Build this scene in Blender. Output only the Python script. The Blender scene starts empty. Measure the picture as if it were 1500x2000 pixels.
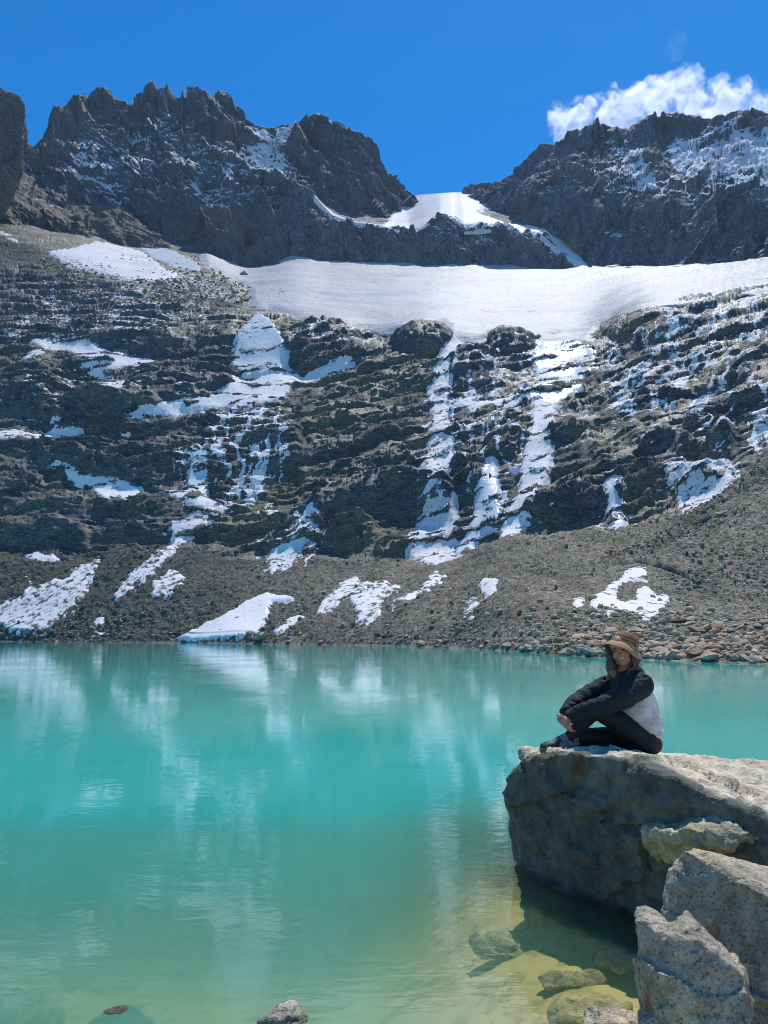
import bpy, bmesh, math, random
import numpy as np
from mathutils import Vector, Matrix

R = math.radians
scene = bpy.context.scene
COL = scene.collection
random.seed(7)

# ---------------------------------------------------------------- camera
F_PX, PITCH, CAM_H = 1482.0, R(9.0), 1.6
cam_d = bpy.data.cameras.new('camera')
cam_d.sensor_fit = 'VERTICAL'
cam_d.sensor_height = 24.0
cam_d.lens = 24.0 * F_PX / 2000.0
cam_d.clip_start, cam_d.clip_end = 0.1, 8000.0
cam = bpy.data.objects.new('camera', cam_d)
cam.location = (0, 0, CAM_H)
cam.rotation_euler = (R(90) + PITCH, 0, 0)
COL.objects.link(cam)
scene.camera = cam

# ---------------------------------------------------------------- sky and sun
SUN_EL, SUN_AZ = R(63), R(24)             # azimuth measured to the right of the view (+Y)
world = bpy.data.worlds.new('World')
scene.world = world
world.use_nodes = True
wt = world.node_tree
wt.nodes.clear()
w_out = wt.nodes.new('ShaderNodeOutputWorld')
w_bg = wt.nodes.new('ShaderNodeBackground')
w_sky = wt.nodes.new('ShaderNodeTexSky')
w_sky.sky_type = 'NISHITA'
w_sky.sun_disc = False
w_sky.sun_elevation = SUN_EL
w_sky.sun_rotation = SUN_AZ
w_sky.altitude = 2600
w_sky.air_density = 1.0
w_sky.dust_density = 0.3
w_sky.ozone_density = 4.0
w_hsv = wt.nodes.new('ShaderNodeHueSaturation')
w_hsv.inputs['Saturation'].default_value = 1.36
w_hsv.inputs['Value'].default_value = 1.12
w_bg.inputs['Strength'].default_value = 0.15
wt.links.new(w_sky.outputs[0], w_hsv.inputs['Color'])
wt.links.new(w_hsv.outputs[0], w_bg.inputs[0])
wt.links.new(w_bg.outputs[0], w_out.inputs[0])

sun_d = bpy.data.lights.new('sun', 'SUN')
sun_d.energy = 4.0
sun_d.angle = R(0.53)
sun_d.color = (1.0, 0.95, 0.87)
sun = bpy.data.objects.new('sun', sun_d)
S = Vector((math.cos(SUN_EL) * math.sin(SUN_AZ), math.cos(SUN_EL) * math.cos(SUN_AZ), math.sin(SUN_EL)))
sun.rotation_euler = S.to_track_quat('Z', 'Y').to_euler()
sun.location = (60, 60, 300)
COL.objects.link(sun)

vs = scene.view_settings
vs.view_transform = 'Standard'
vs.look = 'None'
vs.exposure = 0.15
vs.gamma = 1.0
vs.use_curve_mapping = False
cy = scene.cycles
cy.use_denoising = True
cy.filter_width = 1.0
cy.max_bounces = 12
cy.diffuse_bounces = 3
cy.glossy_bounces = 3
cy.transparent_max_bounces = 12
cy.volume_bounces = 10
cy.sample_clamp_indirect = 8.0
cy.caustics_reflective = False
cy.caustics_refractive = False

# ---------------------------------------------------------------- numeric helpers
CP, SP = math.cos(PITCH), math.sin(PITCH)


def tan_el(v):                            # height above the eye per metre of forward distance
    yc = (1000.0 - v) / F_PX
    return (SP + yc * CP) / (CP - yc * SP)


def world_at(u, v, Y):
    yc = (1000.0 - v) / F_PX
    X = (u - 750.0) / F_PX / (CP - yc * SP) * Y
    return np.stack([X + 0 * Y, Y + 0 * X, CAM_H + tan_el(v) * Y], -1)


def P3(u, v, Y):
    return Vector([float(c) for c in world_at(np.float64(u), np.float64(v), np.float64(Y))])


def water_Y(v):
    return -CAM_H / tan_el(v)


def climb(Y0, v0, v1, m):                 # walk up a slope of gradient m from image row v0 to v1
    return Y0 * (m - tan_el(v0)) / (m - tan_el(v1))


_G = np.array([[1, 1, 0], [-1, 1, 0], [1, -1, 0], [-1, -1, 0], [1, 0, 1], [-1, 0, 1], [1, 0, -1], [-1, 0, -1],
               [0, 1, 1], [0, -1, 1], [0, 1, -1], [0, -1, -1], [1, 1, 0], [-1, 1, 0], [0, -1, 1], [0, -1, -1]], np.float32)
_GX, _GY, _GZ = (np.ascontiguousarray(_G[:, k]) for k in range(3))


def gnoise(p, seed=0):                    # gradient noise, about -1..1
    shp = p.shape[:-1]
    p = p.reshape(-1, 3).astype(np.float32)
    i0 = np.floor(p)
    f = p - i0
    w = f * f * f * (f * (f * 6 - 15) + 10)
    iu = i0.astype(np.int32).astype(np.uint32)
    hx = [(iu[:, 0] + np.uint32(k)) * np.uint32(374761393) for k in (0, 1)]
    hy = [(iu[:, 1] + np.uint32(k)) * np.uint32(668265263) for k in (0, 1)]
    hz = [(iu[:, 2] + np.uint32(k)) * np.uint32(2246822519) + np.uint32((seed * 974634777) & 0xffffffff) for k in (0, 1)]
    out = np.zeros(len(p), np.float32)
    for dx in (0, 1):
        wx = w[:, 0] if dx else 1 - w[:, 0]
        fx = f[:, 0] - dx
        for dy in (0, 1):
            wxy = wx * (w[:, 1] if dy else 1 - w[:, 1])
            hxy = hx[dx] ^ hy[dy]
            fy = f[:, 1] - dy
            for dz in (0, 1):
                h = hxy + hz[dz]
                h = (h ^ (h >> np.uint32(15))) * np.uint32(2654435761)
                h = (h ^ (h >> np.uint32(13))) * np.uint32(1274126177)
                gi = h >> np.uint32(28)
                d = _GX[gi] * fx + _GY[gi] * fy + _GZ[gi] * (f[:, 2] - dz)
                out += wxy * (w[:, 2] if dz else 1 - w[:, 2]) * d
    return out.reshape(shp)


def fbm(p, octv=4, seed=0, gain=0.5, lac=2.03):
    a, s, out, tot = 1.0, 1.0, 0, 0
    for k in range(octv):
        out = out + a * gnoise(p * s + 17.3 * k, seed + k)
        tot += a
        a *= gain
        s *= lac
    return out / tot * 1.4


def ridged(p, octv=4, seed=0, gain=0.5, lac=2.03):
    a, s, out, tot = 1.0, 1.0, 0, 0
    for k in range(octv):
        out = out + a * (1 - 2 * np.abs(gnoise(p * s + 11.7 * k, seed + k)))
        tot += a
        a *= gain
        s *= lac
    return out / tot


def blocks(p, seed=0, tilt=0.9, jit=0.75):   # angular cells, each with its own level and its own tilted face
    shp = p.shape[:-1]
    p = p.reshape(-1, 3).astype(np.float32)
    i0 = np.floor(p - 0.5 + 0.5).astype(np.int32)
    f = p - i0
    lo = np.where(f < 0.5, -1, 0).astype(np.int32)
    best = np.full(len(p), 9e9, np.float32)
    out = np.zeros(len(p), np.float32)
    k1, k2, k3 = np.uint32(374761393), np.uint32(668265263), np.uint32(2246822519)
    sd_ = np.uint32((seed * 974634777 + 12345) & 0xffffffff)
    for dx in (0, 1):
        for dy in (0, 1):
            for dz in (0, 1):
                c = i0 + lo + np.array([dx, dy, dz], np.int32)
                h = (c[:, 0].astype(np.uint32) * k1) ^ (c[:, 1].astype(np.uint32) * k2) ^ (c[:, 2].astype(np.uint32) * k3 + sd_)
                h = (h ^ (h >> np.uint32(15))) * np.uint32(2654435761)
                h = h ^ (h >> np.uint32(13))
                r = [((h >> np.uint32(s_)) & np.uint32(255)).astype(np.float32) / 255.0 - 0.5 for s_ in (0, 8, 16)]
                h2 = (h * np.uint32(1274126177)) ^ (h >> np.uint32(11))
                t = [((h2 >> np.uint32(s_)) & np.uint32(255)).astype(np.float32) / 255.0 - 0.5 for s_ in (0, 8, 16)]
                v = [p[:, k] - (c[:, k] + 0.5 + jit * r[k]) for k in range(3)]
                d = v[0] ** 2 + v[1] ** 2 + v[2] ** 2
                lev = 2 * (r[0] * 0.3 + t[0] * 0.9) * 0.8 + tilt * (2 * t[1] * v[0] + 1.6 * t[2] * v[2] + 1.2 * r[2] * v[1])
                m = d < best
                best = np.where(m, d, best)
                out = np.where(m, lev, out)
    return out.reshape(shp)


def sstep(a, b, x):
    t = np.clip((x - a) / (b - a), 0, 1)
    return t * t * (3 - 2 * t)


def saw(x, rise=0.18):                    # tread falls back slowly, riser jumps out
    f = x - np.floor(x)
    return np.where(f < 1 - rise, 1 - 2 * f / (1 - rise), -1 + 2 * (f - (1 - rise)) / rise)


def blur(a, ru, rv, n=2):                 # box blur, axis 0 = rows, axis 1 = columns
    for _ in range(n):
        for ax, r in ((0, int(rv)), (1, int(ru))):
            if r < 1:
                continue
            pad = [(0, 0), (0, 0)]
            pad[ax] = (r + 1, r)
            c = np.cumsum(np.pad(a, pad, mode='edge'), axis=ax, dtype=np.float64)
            n_ = a.shape[ax]
            hi = np.take(c, np.arange(2 * r + 1, 2 * r + 1 + n_), axis=ax)
            lo = np.take(c, np.arange(0, n_), axis=ax)
            a = (hi - lo) / (2 * r + 1)
    return a


def inside(poly, U, V):
    m = np.zeros(U.shape, bool)
    n = len(poly)
    for i in range(n):
        x0, y0 = poly[i]
        x1, y1 = poly[(i + 1) % n]
        if y0 == y1:
            continue
        c = (V >= min(y0, y1)) & (V < max(y0, y1))
        m ^= c & (U < x0 + (V - y0) * (x1 - x0) / (y1 - y0))
    return m


def line(pts, u):
    pts = sorted(pts)
    return np.interp(u, [p[0] for p in pts], [p[1] for p in pts])


# ---------------------------------------------------------------- object helpers
def tag(o, label=None, cat=None, group=None, kind=None):
    if label: o['label'] = label
    if cat: o['category'] = cat
    if group: o['group'] = group
    if kind: o['kind'] = kind
    return o


def link_mesh(name, verts, faces, mats, parent=None, smooth=False, attrs=None, mat_idx=None):
    me = bpy.data.meshes.new(name)
    verts = np.asarray(verts, np.float32)
    faces = np.asarray(faces, np.int32)
    k = faces.shape[1]
    me.vertices.add(len(verts))
    me.vertices.foreach_set('co', verts.ravel())
    me.loops.add(faces.size)
    me.loops.foreach_set('vertex_index', faces.ravel())
    me.polygons.add(len(faces))
    me.polygons.foreach_set('loop_start', np.arange(0, faces.size, k, dtype=np.int32))
    me.polygons.foreach_set('loop_total', np.full(len(faces), k, np.int32))
    if smooth:
        me.polygons.foreach_set('use_smooth', np.ones(len(faces), bool))
    for m in (mats if isinstance(mats, (list, tuple)) else [mats]):
        me.materials.append(m)
    if mat_idx is not None:
        me.polygons.foreach_set('material_index', np.asarray(mat_idx, np.int32))
    for nm, val in (attrs or {}).items():
        at = me.attributes.new(nm, 'FLOAT', 'POINT')
        at.data.foreach_set('value', np.asarray(val, np.float32).ravel())
    me.update(calc_edges=True)
    me.validate()
    o = bpy.data.objects.new(name, me)
    COL.objects.link(o)
    if parent:
        o.parent = parent
    return o


def grid_faces(nr, nc, keep=None):
    i = np.arange(nr - 1)[:, None] * nc + np.arange(nc - 1)[None, :]
    q = np.stack([i, i + 1, i + nc + 1, i + nc], -1)
    if keep is not None:
        q = q[keep]
    return q.reshape(-1, 4)


def compact(verts, faces, attrs=None):
    used = np.unique(faces)
    remap = np.full(len(verts), -1, np.int64)
    remap[used] = np.arange(len(used))
    return verts[used], remap[faces], {k: v.ravel()[used] for k, v in (attrs or {}).items()}


# ---------------------------------------------------------------- materials
class NT:
    def __init__(self, name):
        self.m = bpy.data.materials.new(name)
        self.m.use_nodes = True
        self.t = self.m.node_tree
        self.t.nodes.clear()
        self.out = self.t.nodes.new('ShaderNodeOutputMaterial')
        self.geo = self.n('ShaderNodeNewGeometry')
        self.pos = self.geo.outputs['Position']

    def n(self, typ, **kw):
        nd = self.t.nodes.new(typ)
        for k, v in kw.items():
            if k in nd.inputs:
                self.set(nd.inputs[k], v)
            else:
                setattr(nd, k, v)
        return nd

    def set(self, sock, v):
        if isinstance(v, bpy.types.NodeSocket):
            self.t.links.new(v, sock)
        elif isinstance(v, (tuple, list)) and len(v) == 3 and sock.type == 'RGBA':
            sock.default_value = (*v, 1)
        else:
            sock.default_value = v

    def math(self, op, a, b=0.0, c=None, clamp=False):
        nd = self.n('ShaderNodeMath', operation=op, use_clamp=clamp)
        self.set(nd.inputs[0], a)
        self.set(nd.inputs[1], b)
        if c is not None:
            self.set(nd.inputs[2], c)
        return nd.outputs[0]

    def scaled(self, s, src=None):
        nd = self.n('ShaderNodeVectorMath', operation='MULTIPLY')
        self.set(nd.inputs[0], src or self.pos)
        nd.inputs[1].default_value = s
        return nd.outputs[0]

    def noise(self, scale, detail=4, rough=0.55, vec=None, dist=0.0):
        nd = self.n('ShaderNodeTexNoise', Scale=scale, Detail=detail, Roughness=rough, Distortion=dist)
        self.set(nd.inputs['Vector'], vec or self.pos)
        return nd.outputs['Fac']

    def vor(self, scale, vec=None, out='Distance', feature='F1'):
        nd = self.n('ShaderNodeTexVoronoi', Scale=scale, feature=feature)
        self.set(nd.inputs['Vector'], vec or self.pos)
        return nd.outputs[out]

    def ramp(self, fac, a, b, lo=0.0, hi=1.0, smooth=True):
        nd = self.n('ShaderNodeMapRange', interpolation_type='SMOOTHSTEP' if smooth else 'LINEAR')
        self.set(nd.inputs[0], fac)
        nd.inputs[1].default_value = a
        nd.inputs[2].default_value = b
        nd.inputs[3].default_value = lo
        nd.inputs[4].default_value = hi
        return nd.outputs[0]

    def mix(self, fac, a, b, mode='MIX'):
        nd = self.n('ShaderNodeMix', data_type='RGBA', blend_type=mode)
        self.set(nd.inputs[0], fac)
        self.set(nd.inputs[6], a)
        self.set(nd.inputs[7], b)
        return nd.outputs[2]

    def attr(self, name):
        return self.n('ShaderNodeAttribute', attribute_name=name).outputs['Fac']

    def bump(self, h, strength=1.0, dist=0.1, normal=None):
        nd = self.n('ShaderNodeBump', Strength=strength, Distance=dist)
        self.set(nd.inputs['Height'], h)
        if normal:
            self.set(nd.inputs['Normal'], normal)
        return nd.outputs[0]

    def principled(self, **kw):
        nd = self.n('ShaderNodeBsdfPrincipled')
        for k, v in kw.items():
            self.set(nd.inputs[k.replace('_', ' ')], v)
        self.t.links.new(nd.outputs[0], self.out.inputs['Surface'])
        return nd


def nz(nt):
    s = nt.n('ShaderNodeSeparateXYZ')
    nt.set(s.inputs[0], nt.geo.outputs['Normal'])
    return s.outputs[2]


def rock_material(name, dark, mid, warm, scree=(0.20, 0.178, 0.13), stretch=(1, 1, 1), scale=1.0, snow_slope=0.5, wet=True, snow_bias=0.0):
    nt = NT(name)
    st = nt.scaled(stretch)
    n1 = nt.noise(0.05 * scale, 4, 0.6)
    n2 = nt.noise(0.45 * scale, 5, 0.65, st)
    n3 = nt.noise(2.2 * scale, 4, 0.75, st)
    col = nt.mix(nt.ramp(nt.math('ADD', n2, nt.math('MULTIPLY', nt.math('SUBTRACT', n3, 0.5), 0.9)), 0.36, 0.64), dark, mid)
    wf = nt.math('MULTIPLY', nt.ramp(n1, 0.47, 0.68), nt.ramp(n3, 0.3, 0.62))
    wf = nt.math('ADD', wf, nt.attr('tint'), clamp=True)
    col = nt.mix(wf, col, warm)
    col = nt.mix(nt.ramp(n3, 0.3, 0.72), nt.mix(1.0, col, (0.45, 0.45, 0.47), 'MULTIPLY'), nt.mix(1.0, col, (1.65, 1.62, 1.58), 'MULTIPLY'))
    # rubble
    v1 = nt.vor(2.3 * scale, out='Color')
    v2 = nt.vor(0.9 * scale, out='Color')
    bw = nt.n('ShaderNodeSeparateColor'); nt.set(bw.inputs[0], v1)
    bw2 = nt.n('ShaderNodeSeparateColor'); nt.set(bw2.inputs[0], v2)
    sc = nt.mix(nt.ramp(bw.outputs[0], 0.0, 1.0), tuple(c * 0.35 for c in scree), tuple(c * 1.6 for c in scree))
    v3 = nt.vor(5.5 * scale, out='Color')
    bw3 = nt.n('ShaderNodeSeparateColor'); nt.set(bw3.inputs[0], v3)
    sc = nt.mix(nt.ramp(bw3.outputs[0], 0.84, 0.92), sc, tuple(c * 2.2 for c in scree))
    sc = nt.mix(nt.ramp(bw3.outputs[1], 0.80, 0.90), sc, tuple(c * 0.25 for c in scree))
    sc = nt.mix(nt.math('MULTIPLY', nt.ramp(bw2.outputs[1], 0.8, 0.95), 0.7), sc, (0.25, 0.17, 0.11))
    sc = nt.mix(nt.ramp(nt.noise(0.07 * scale, 4, 0.6), 0.4, 0.7), sc, nt.mix(1.0, sc, (0.70, 0.78, 0.76), 'MULTIPLY'))
    if wet:
        sx = nt.n('ShaderNodeSeparateXYZ'); nt.set(sx.inputs[0], nt.pos)
        sc = nt.mix(nt.ramp(nt.math('ADD', sx.outputs[0], nt.math('MULTIPLY', nt.math('SUBTRACT', n1, 0.5), 60.0)), -45.0, 25.0), nt.mix(1.0, sc, (0.42, 0.48, 0.50), 'MULTIPLY'), sc)
        sc = nt.mix(nt.ramp(nt.noise(0.16, 4, 0.65, nt.scaled((1.6, 0.5, 0.5))), 0.48, 0.66), sc, nt.mix(1.0, sc, (0.60, 0.62, 0.56), 'MULTIPLY'))
    sf = nt.ramp(nt.math('ADD', nt.attr('scree'), nt.math('MULTIPLY', nt.math('SUBTRACT', n2, 0.5), 1.1)), 0.4, 0.62)
    col = nt.mix(sf, col, sc)
    # thin snow, and wet-rock glints painted in its colour
    ns = nt.noise(0.32 * scale, 6, 0.62, nt.scaled((1.0, 1.0, 1.5)))
    nf = nt.noise(1.6 * scale, 3, 0.6, st)
    sn = nt.math('ADD', nt.attr('snow'), nt.math('MULTIPLY', nt.math('SUBTRACT', ns, 0.5), 0.9))
    sn = nt.math('ADD', sn, nt.math('MULTIPLY', nt.math('SUBTRACT', nf, 0.5), 1.0))
    sn = nt.math('ADD', sn, nt.math('MULTIPLY', nt.math('SUBTRACT', nz(nt), 0.55), snow_slope))
    snf = nt.ramp(sn, 0.56 - snow_bias, 0.64 - snow_bias)
    col = nt.mix(snf, col, (0.80, 0.82, 0.86))
    rough = nt.ramp(nt.noise(0.11 * scale, 3, 0.6), 0.4, 0.6, 0.8, 0.5 if wet else 0.8)
    rough = nt.math('MAXIMUM', rough, nt.math('MULTIPLY', sf, 0.9))
    rough = nt.math('MAXIMUM', rough, nt.math('MULTIPLY', snf, 0.6))
    b = nt.bump(nt.math('ADD', n3, nt.math('MULTIPLY', bw.outputs[0], nt.math('MULTIPLY', sf, 0.6))), 0.85, 0.45 / scale)
    nt.principled(Base_Color=col, Roughness=rough, Normal=b)
    return nt.m


def snow_material(name, base=(0.82, 0.80, 0.80), dirt=(0.42, 0.38, 0.35), dirt_amt=0.45, ice=0.0, rough=0.6, scale=1.0, bump=0.22, bands=0.0, spec=0.04):
    nt = NT(name)
    n1 = nt.noise(0.05 * scale, 5, 0.6, nt.scaled((0.6, 1, 2.2)))
    n2 = nt.noise(0.7 * scale, 5, 0.65, nt.scaled((0.6, 1, 1.6)))
    col = nt.mix(nt.math('MULTIPLY', nt.ramp(n1, 0.42, 0.75), dirt_amt), base, (0.52, 0.475, 0.47))
    sp = nt.ramp(nt.noise(1.3 * scale, 5, 0.75), 0.56, 0.64)
    col = nt.mix(nt.math('MULTIPLY', sp, min(1, dirt_amt * 1.5)), col, tuple(c * 0.4 for c in dirt))
    if bands:
        bn = nt.noise(1.0, 6, 0.62, nt.scaled((0.012, 0.05, 0.09)), 0.9)
        col = nt.mix(nt.math('MULTIPLY', nt.ramp(bn, 0.40, 0.62), bands), col, (0.37, 0.365, 0.385))
        bn2 = nt.noise(1.0, 5, 0.7, nt.scaled((0.08, 0.35, 0.6)), 0.8)
        col = nt.mix(nt.math('MULTIPLY', nt.ramp(bn2, 0.55, 0.68), bands * 0.7), col, (0.30, 0.295, 0.30))
    if ice:
        col = nt.mix(nt.math('MULTIPLY', nt.ramp(n2, 0.35, 0.7), ice), col, (0.52, 0.62, 0.66))
    b = nt.bump(nt.math('ADD', n2, nt.math('MULTIPLY', nt.noise(3.0 * scale, 3, 0.6), 0.4)), bump, 0.5 / scale)
    cov = nt.math('ADD', nt.attr('cover'), nt.math('MULTIPLY', nt.math('SUBTRACT', nt.noise(0.9 * scale, 6, 0.7, nt.scaled((1.0, 1.0, 0.7))), 0.5), 2.6))
    col = nt.mix(nt.ramp(cov, 0.12, -0.06), col, nt.mix(nt.noise(2.0, 3, 0.6), (0.05, 0.055, 0.055), (0.16, 0.15, 0.125)))
    nt.principled(Base_Color=col, Roughness=rough, Normal=b, Specular_IOR_Level=spec)
    return nt.m


M_SLOPE = rock_material('slope_rock', (0.034, 0.042, 0.046), (0.108, 0.116, 0.110), (0.165, 0.152, 0.085), stretch=(0.45, 0.8, 1.6))
M_LEFT = rock_material('jagged_ridge_rock', (0.060, 0.064, 0.074), (0.135, 0.132, 0.135), (0.19, 0.155, 0.13), stretch=(1.5, 1.2, 0.45), scale=0.6, snow_slope=0.7, snow_bias=0.31, wet=False)
M_RIGHT = rock_material('right_ridge_rock', (0.060, 0.070, 0.082), (0.175, 0.185, 0.195), (0.19, 0.175, 0.16), stretch=(1.5, 1.2, 0.45), scale=0.6, snow_slope=0.7, snow_bias=0.31, wet=False)
M_BROWN = rock_material('brown_buttress_rock', (0.075, 0.062, 0.052), (0.14, 0.115, 0.095), (0.19, 0.14, 0.10), stretch=(1, 1, 0.8), scale=0.7, snow_slope=0.7, wet=False)
M_SNOW = snow_material('old_snow')
M_CLEAN = snow_material('clean_snow', dirt_amt=0.18)
M_DIRTY = snow_material('dirty_snow', dirt_amt=0.8, base=(0.74, 0.72, 0.73))
M_ICE = snow_material('blue_ice', base=(0.72, 0.76, 0.79), dirt_amt=0.15, ice=0.75, rough=0.28)
M_GLACIER = snow_material('glacier_snow', base=(0.50, 0.50, 0.53), dirt_amt=0.6, rough=0.55, scale=0.35, bump=0.3, bands=0.42, spec=0.08)

# ---------------------------------------------------------------- terrain sheets
class Sheet:
    """A relief sheet: rows run from the foot (row 0) up; every vertex stands at its own distance."""

    def __init__(self, u, v, Y):
        self.U, self.V, self.Y = u, v, Y
        self.P = world_at(u, v, Y)
        du = np.gradient(self.P, axis=1)
        dv = np.gradient(self.P, axis=0)
        n = np.cross(du, dv)
        n /= np.linalg.norm(n, axis=-1, keepdims=True) + 1e-9
        n[n[..., 1] > 0] *= -1
        self.N = np.stack([blur(n[..., k], 8, 8) for k in range(3)], -1)
        self.N /= np.linalg.norm(self.N, axis=-1, keepdims=True)
        self.D = np.zeros(u.shape)

    def pos(self, extra=0.0):
        return self.P + self.N * (self.D + extra)[..., None]


def soft_mask(sh, polys, r=3):
    m = np.zeros(sh.U.shape, bool)
    for p in polys:
        m |= inside(p, sh.U, sh.V)
    return blur(m.astype(float), r, r)


def ledge(sh, pts, H, A, up=14.0):
    """a cliff band: the rim stands out by A metres, the face under it falls back over H pixels"""
    us = [p[0] for p in pts]
    vv = line(pts, sh.U[0])[None, :] + 5 * fbm(np.stack([sh.U / 23., sh.U * 0 + H, sh.V / 90.], -1), 3, 5)
    fade = sstep(min(us) - 15, min(us) + 10, sh.U) * (1 - sstep(max(us) - 10, max(us) + 15, sh.U))
    d = sh.V - vv
    out = np.where(d < 0, np.exp(np.minimum(d, 0) / up), 1 - np.clip(d / H, 0, 1) * 1.7 + np.clip((d - H) / (H * 0.9), 0, 1) * 0.7)
    out = np.where(d > H * 1.9, 0, out)
    return out * A * fade


def groove(sh, pts, width, depth):
    vv = line(pts, sh.U[0])[None, :]
    us = [p[0] for p in pts]
    ok = (sh.U > min(us)) & (sh.U < max(us))
    return -depth * np.exp(-((sh.V - vv) / width) ** 2) * ok


# ---- lower slope, from the shore to the foot of the cliffs
SHORE = [(-260, 1252), (0, 1253), (350, 1255), (500, 1257), (750, 1261), (900, 1266), (1000, 1272), (1150, 1283), (1300, 1290), (1500, 1298), (1760, 1312)]
SCREE_TOP = [(-260, 1060), (0, 1062), (160, 1075), (300, 1050), (450, 1085), (560, 1100), (750, 1095), (880, 1100), (1000, 1045), (1200, 1035), (1350, 990), (1500, 905), (1760, 800)]
ROCK_TOP = [(-260, 440), (0, 468), (90, 492), (250, 540), (400, 590), (500, 612), (700, 645), (870, 640), (1000, 665), (1150, 660), (1280, 595), (1500, 560), (1760, 520)]
GLAC_TOP = [(-260, 300), (0, 400), (90, 440), (250, 480), (400, 495), (480, 525), (575, 505), (640, 512), (860, 515), (1100, 520), (1300, 520), (1500, 508), (1760, 490)]
uu = np.arange(-260, 1761, 2.0)
NR = 440
vsho, vscr, vrok, vgla = (line(L, uu) for L in (SHORE, SCREE_TOP, ROCK_TOP, GLAC_TOP))
Ysho = water_Y(vsho)
Yscr = line([(-260, 160), (0, 160), (500, 150), (900, 140), (1200, 132), (1500, 125), (1760, 120)], uu)
Yrok = line([(-260, 370), (0, 355), (250, 300), (500, 255), (700, 245), (1150, 238), (1280, 225), (1500, 218), (1760, 215)], uu)
Ygla = line([(-260, 470), (0, 400), (250, 405), (480, 430), (600, 440), (1100, 425), (1300, 385), (1500, 352), (1760, 330)], uu)
def soft_line(a, r=24):
    k = np.hanning(2 * r + 1); k /= k.sum()
    return np.convolve(np.pad(a, r, mode='edge'), k, 'valid')


Yscr, Yrok, Ygla, vgla, vrok = (soft_line(a) for a in (Yscr, Yrok, Ygla, vgla, vrok))
vbot = vsho + 6
vtop = vgla - 30
s = np.linspace(0, 1, NR)[:, None]
V = vbot[None, :] + (vtop - vbot)[None, :] * s
U = np.broadcast_to(uu[None, :], V.shape).copy()
W = np.empty_like(V)
for j in range(len(uu)):
    vk = [vsho[j] + 6, vsho[j], vscr[j], vrok[j], vgla[j], vtop[j]]
    wk = [1 / (Ysho[j] * 0.97), 1 / Ysho[j], 1 / Yscr[j], 1 / Yrok[j], 1 / Ygla[j], 1 / (Ygla[j] * 1.05)]
    rub = sstep(900, 1300, uu[j])
    if rub > 0:                            # low rubble shelf along the near right shore
        vm = vsho[j] - 95
        wm_lin = np.interp(vm, vk[::-1], wk[::-1])
        wm = (1 - rub) * wm_lin + rub / 80.0
        vk.insert(2, vm)
        wk.insert(2, wm)
    W[:, j] = np.interp(-V[:, j], [-x for x in vk], wk)
W[12:] = blur(W, 14, 8)[12:]
slope = Sheet(U, V, 1 / W)
p = slope.P
scr = 1 - sstep(-25, 12, (vscr[None, :] + 14 * fbm(np.stack([U / 60, U * 0, V / 60], -1), 3, 9)) - V)
scr = np.clip(1 - scr, 0, 1)
scr = 1.0 * (V > vscr[None, :] + 50 * fbm(np.stack([U / 95, U * 0 + 3.1, V / 60], -1), 5, 9) * np.where(U > 1000, 0.4, 1.0))
scr = np.maximum(scr, 0.9 * inside([(-260, 440), (0, 460), (90, 485), (250, 545), (420, 535), (500, 590), (480, 612), (380, 600), (250, 560), (90, 528), (0, 505), (-260, 480)], U, V))
scr = blur(scr, 13, 10)
rockf = 1 - scr
glac = sstep(-20, 25, vrok[None, :] - V)
warp = fbm(p / 22.0, 4, 31)
px_ = p[..., 0]
tilt = -0.08 * px_ + 0.42 * np.logaddexp(0, (px_ + 38) / 10.0) * 10.0
hh = p[..., 2] - tilt + 4.0 * warp + 1.3 * fbm(p / 6.0, 3, 47)
anis = np.stack([p[..., 0] * 0.6, p[..., 1] * 0.8, (p[..., 2] - tilt) * 1.35], -1)
amp_mod = 0.55 + 0.75 * sstep(-0.35, 0.45, fbm(p / 18.0, 3, 77))
q_ = np.stack([px_, p[..., 1], p[..., 2] - tilt], -1)
q_ = q_ + 1.3 * np.stack([fbm(p / 7.0, 3, 41), fbm(p / 7.0, 3, 42), 0.8 * fbm(p / 7.0, 3, 43)], -1)
d = 2.8 * fbm(anis / 34.0, 3, 3) + 0.6 * ridged(anis / 14.0, 3, 13)
d += amp_mod * (0.62 * saw(hh / 8.3, 0.14) + 0.34 * saw(hh / 2.9 + 0.6 * warp, 0.2))
d += (0.5 + 0.5 * amp_mod) * (0.85 * blocks(q_ * np.array([1 / 17.0, 1 / 12.0, 1 / 3.0]), 5) + 0.55 * blocks(q_ * np.array([1 / 6.0, 1 / 4.5, 1 / 1.2]), 6) + 0.28 * blocks(q_ * np.array([1 / 2.3, 1 / 1.8, 1 / 0.6]), 7))
fine = np.stack([anis[..., 0] * 0.7, anis[..., 1], anis[..., 2] * 1.3], -1)
d += 0.16 * fbm(fine / 1.7, 3, 29) + 0.10 * gnoise(fine / 0.62, 30)
dscree = 0.9 * fbm(p / 17.0, 3, 61) + 0.30 * ridged(p / 2.4, 3, 63) + 0.26 * blocks(p / 0.9, 64) + 0.35 * ridged(np.stack([p[..., 0] / 5.0, p[..., 1] / 22.0, p[..., 2] / 22.0], -1), 3, 66)
near = np.clip(slope.Y / 120.0, 0.35, 1)
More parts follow.
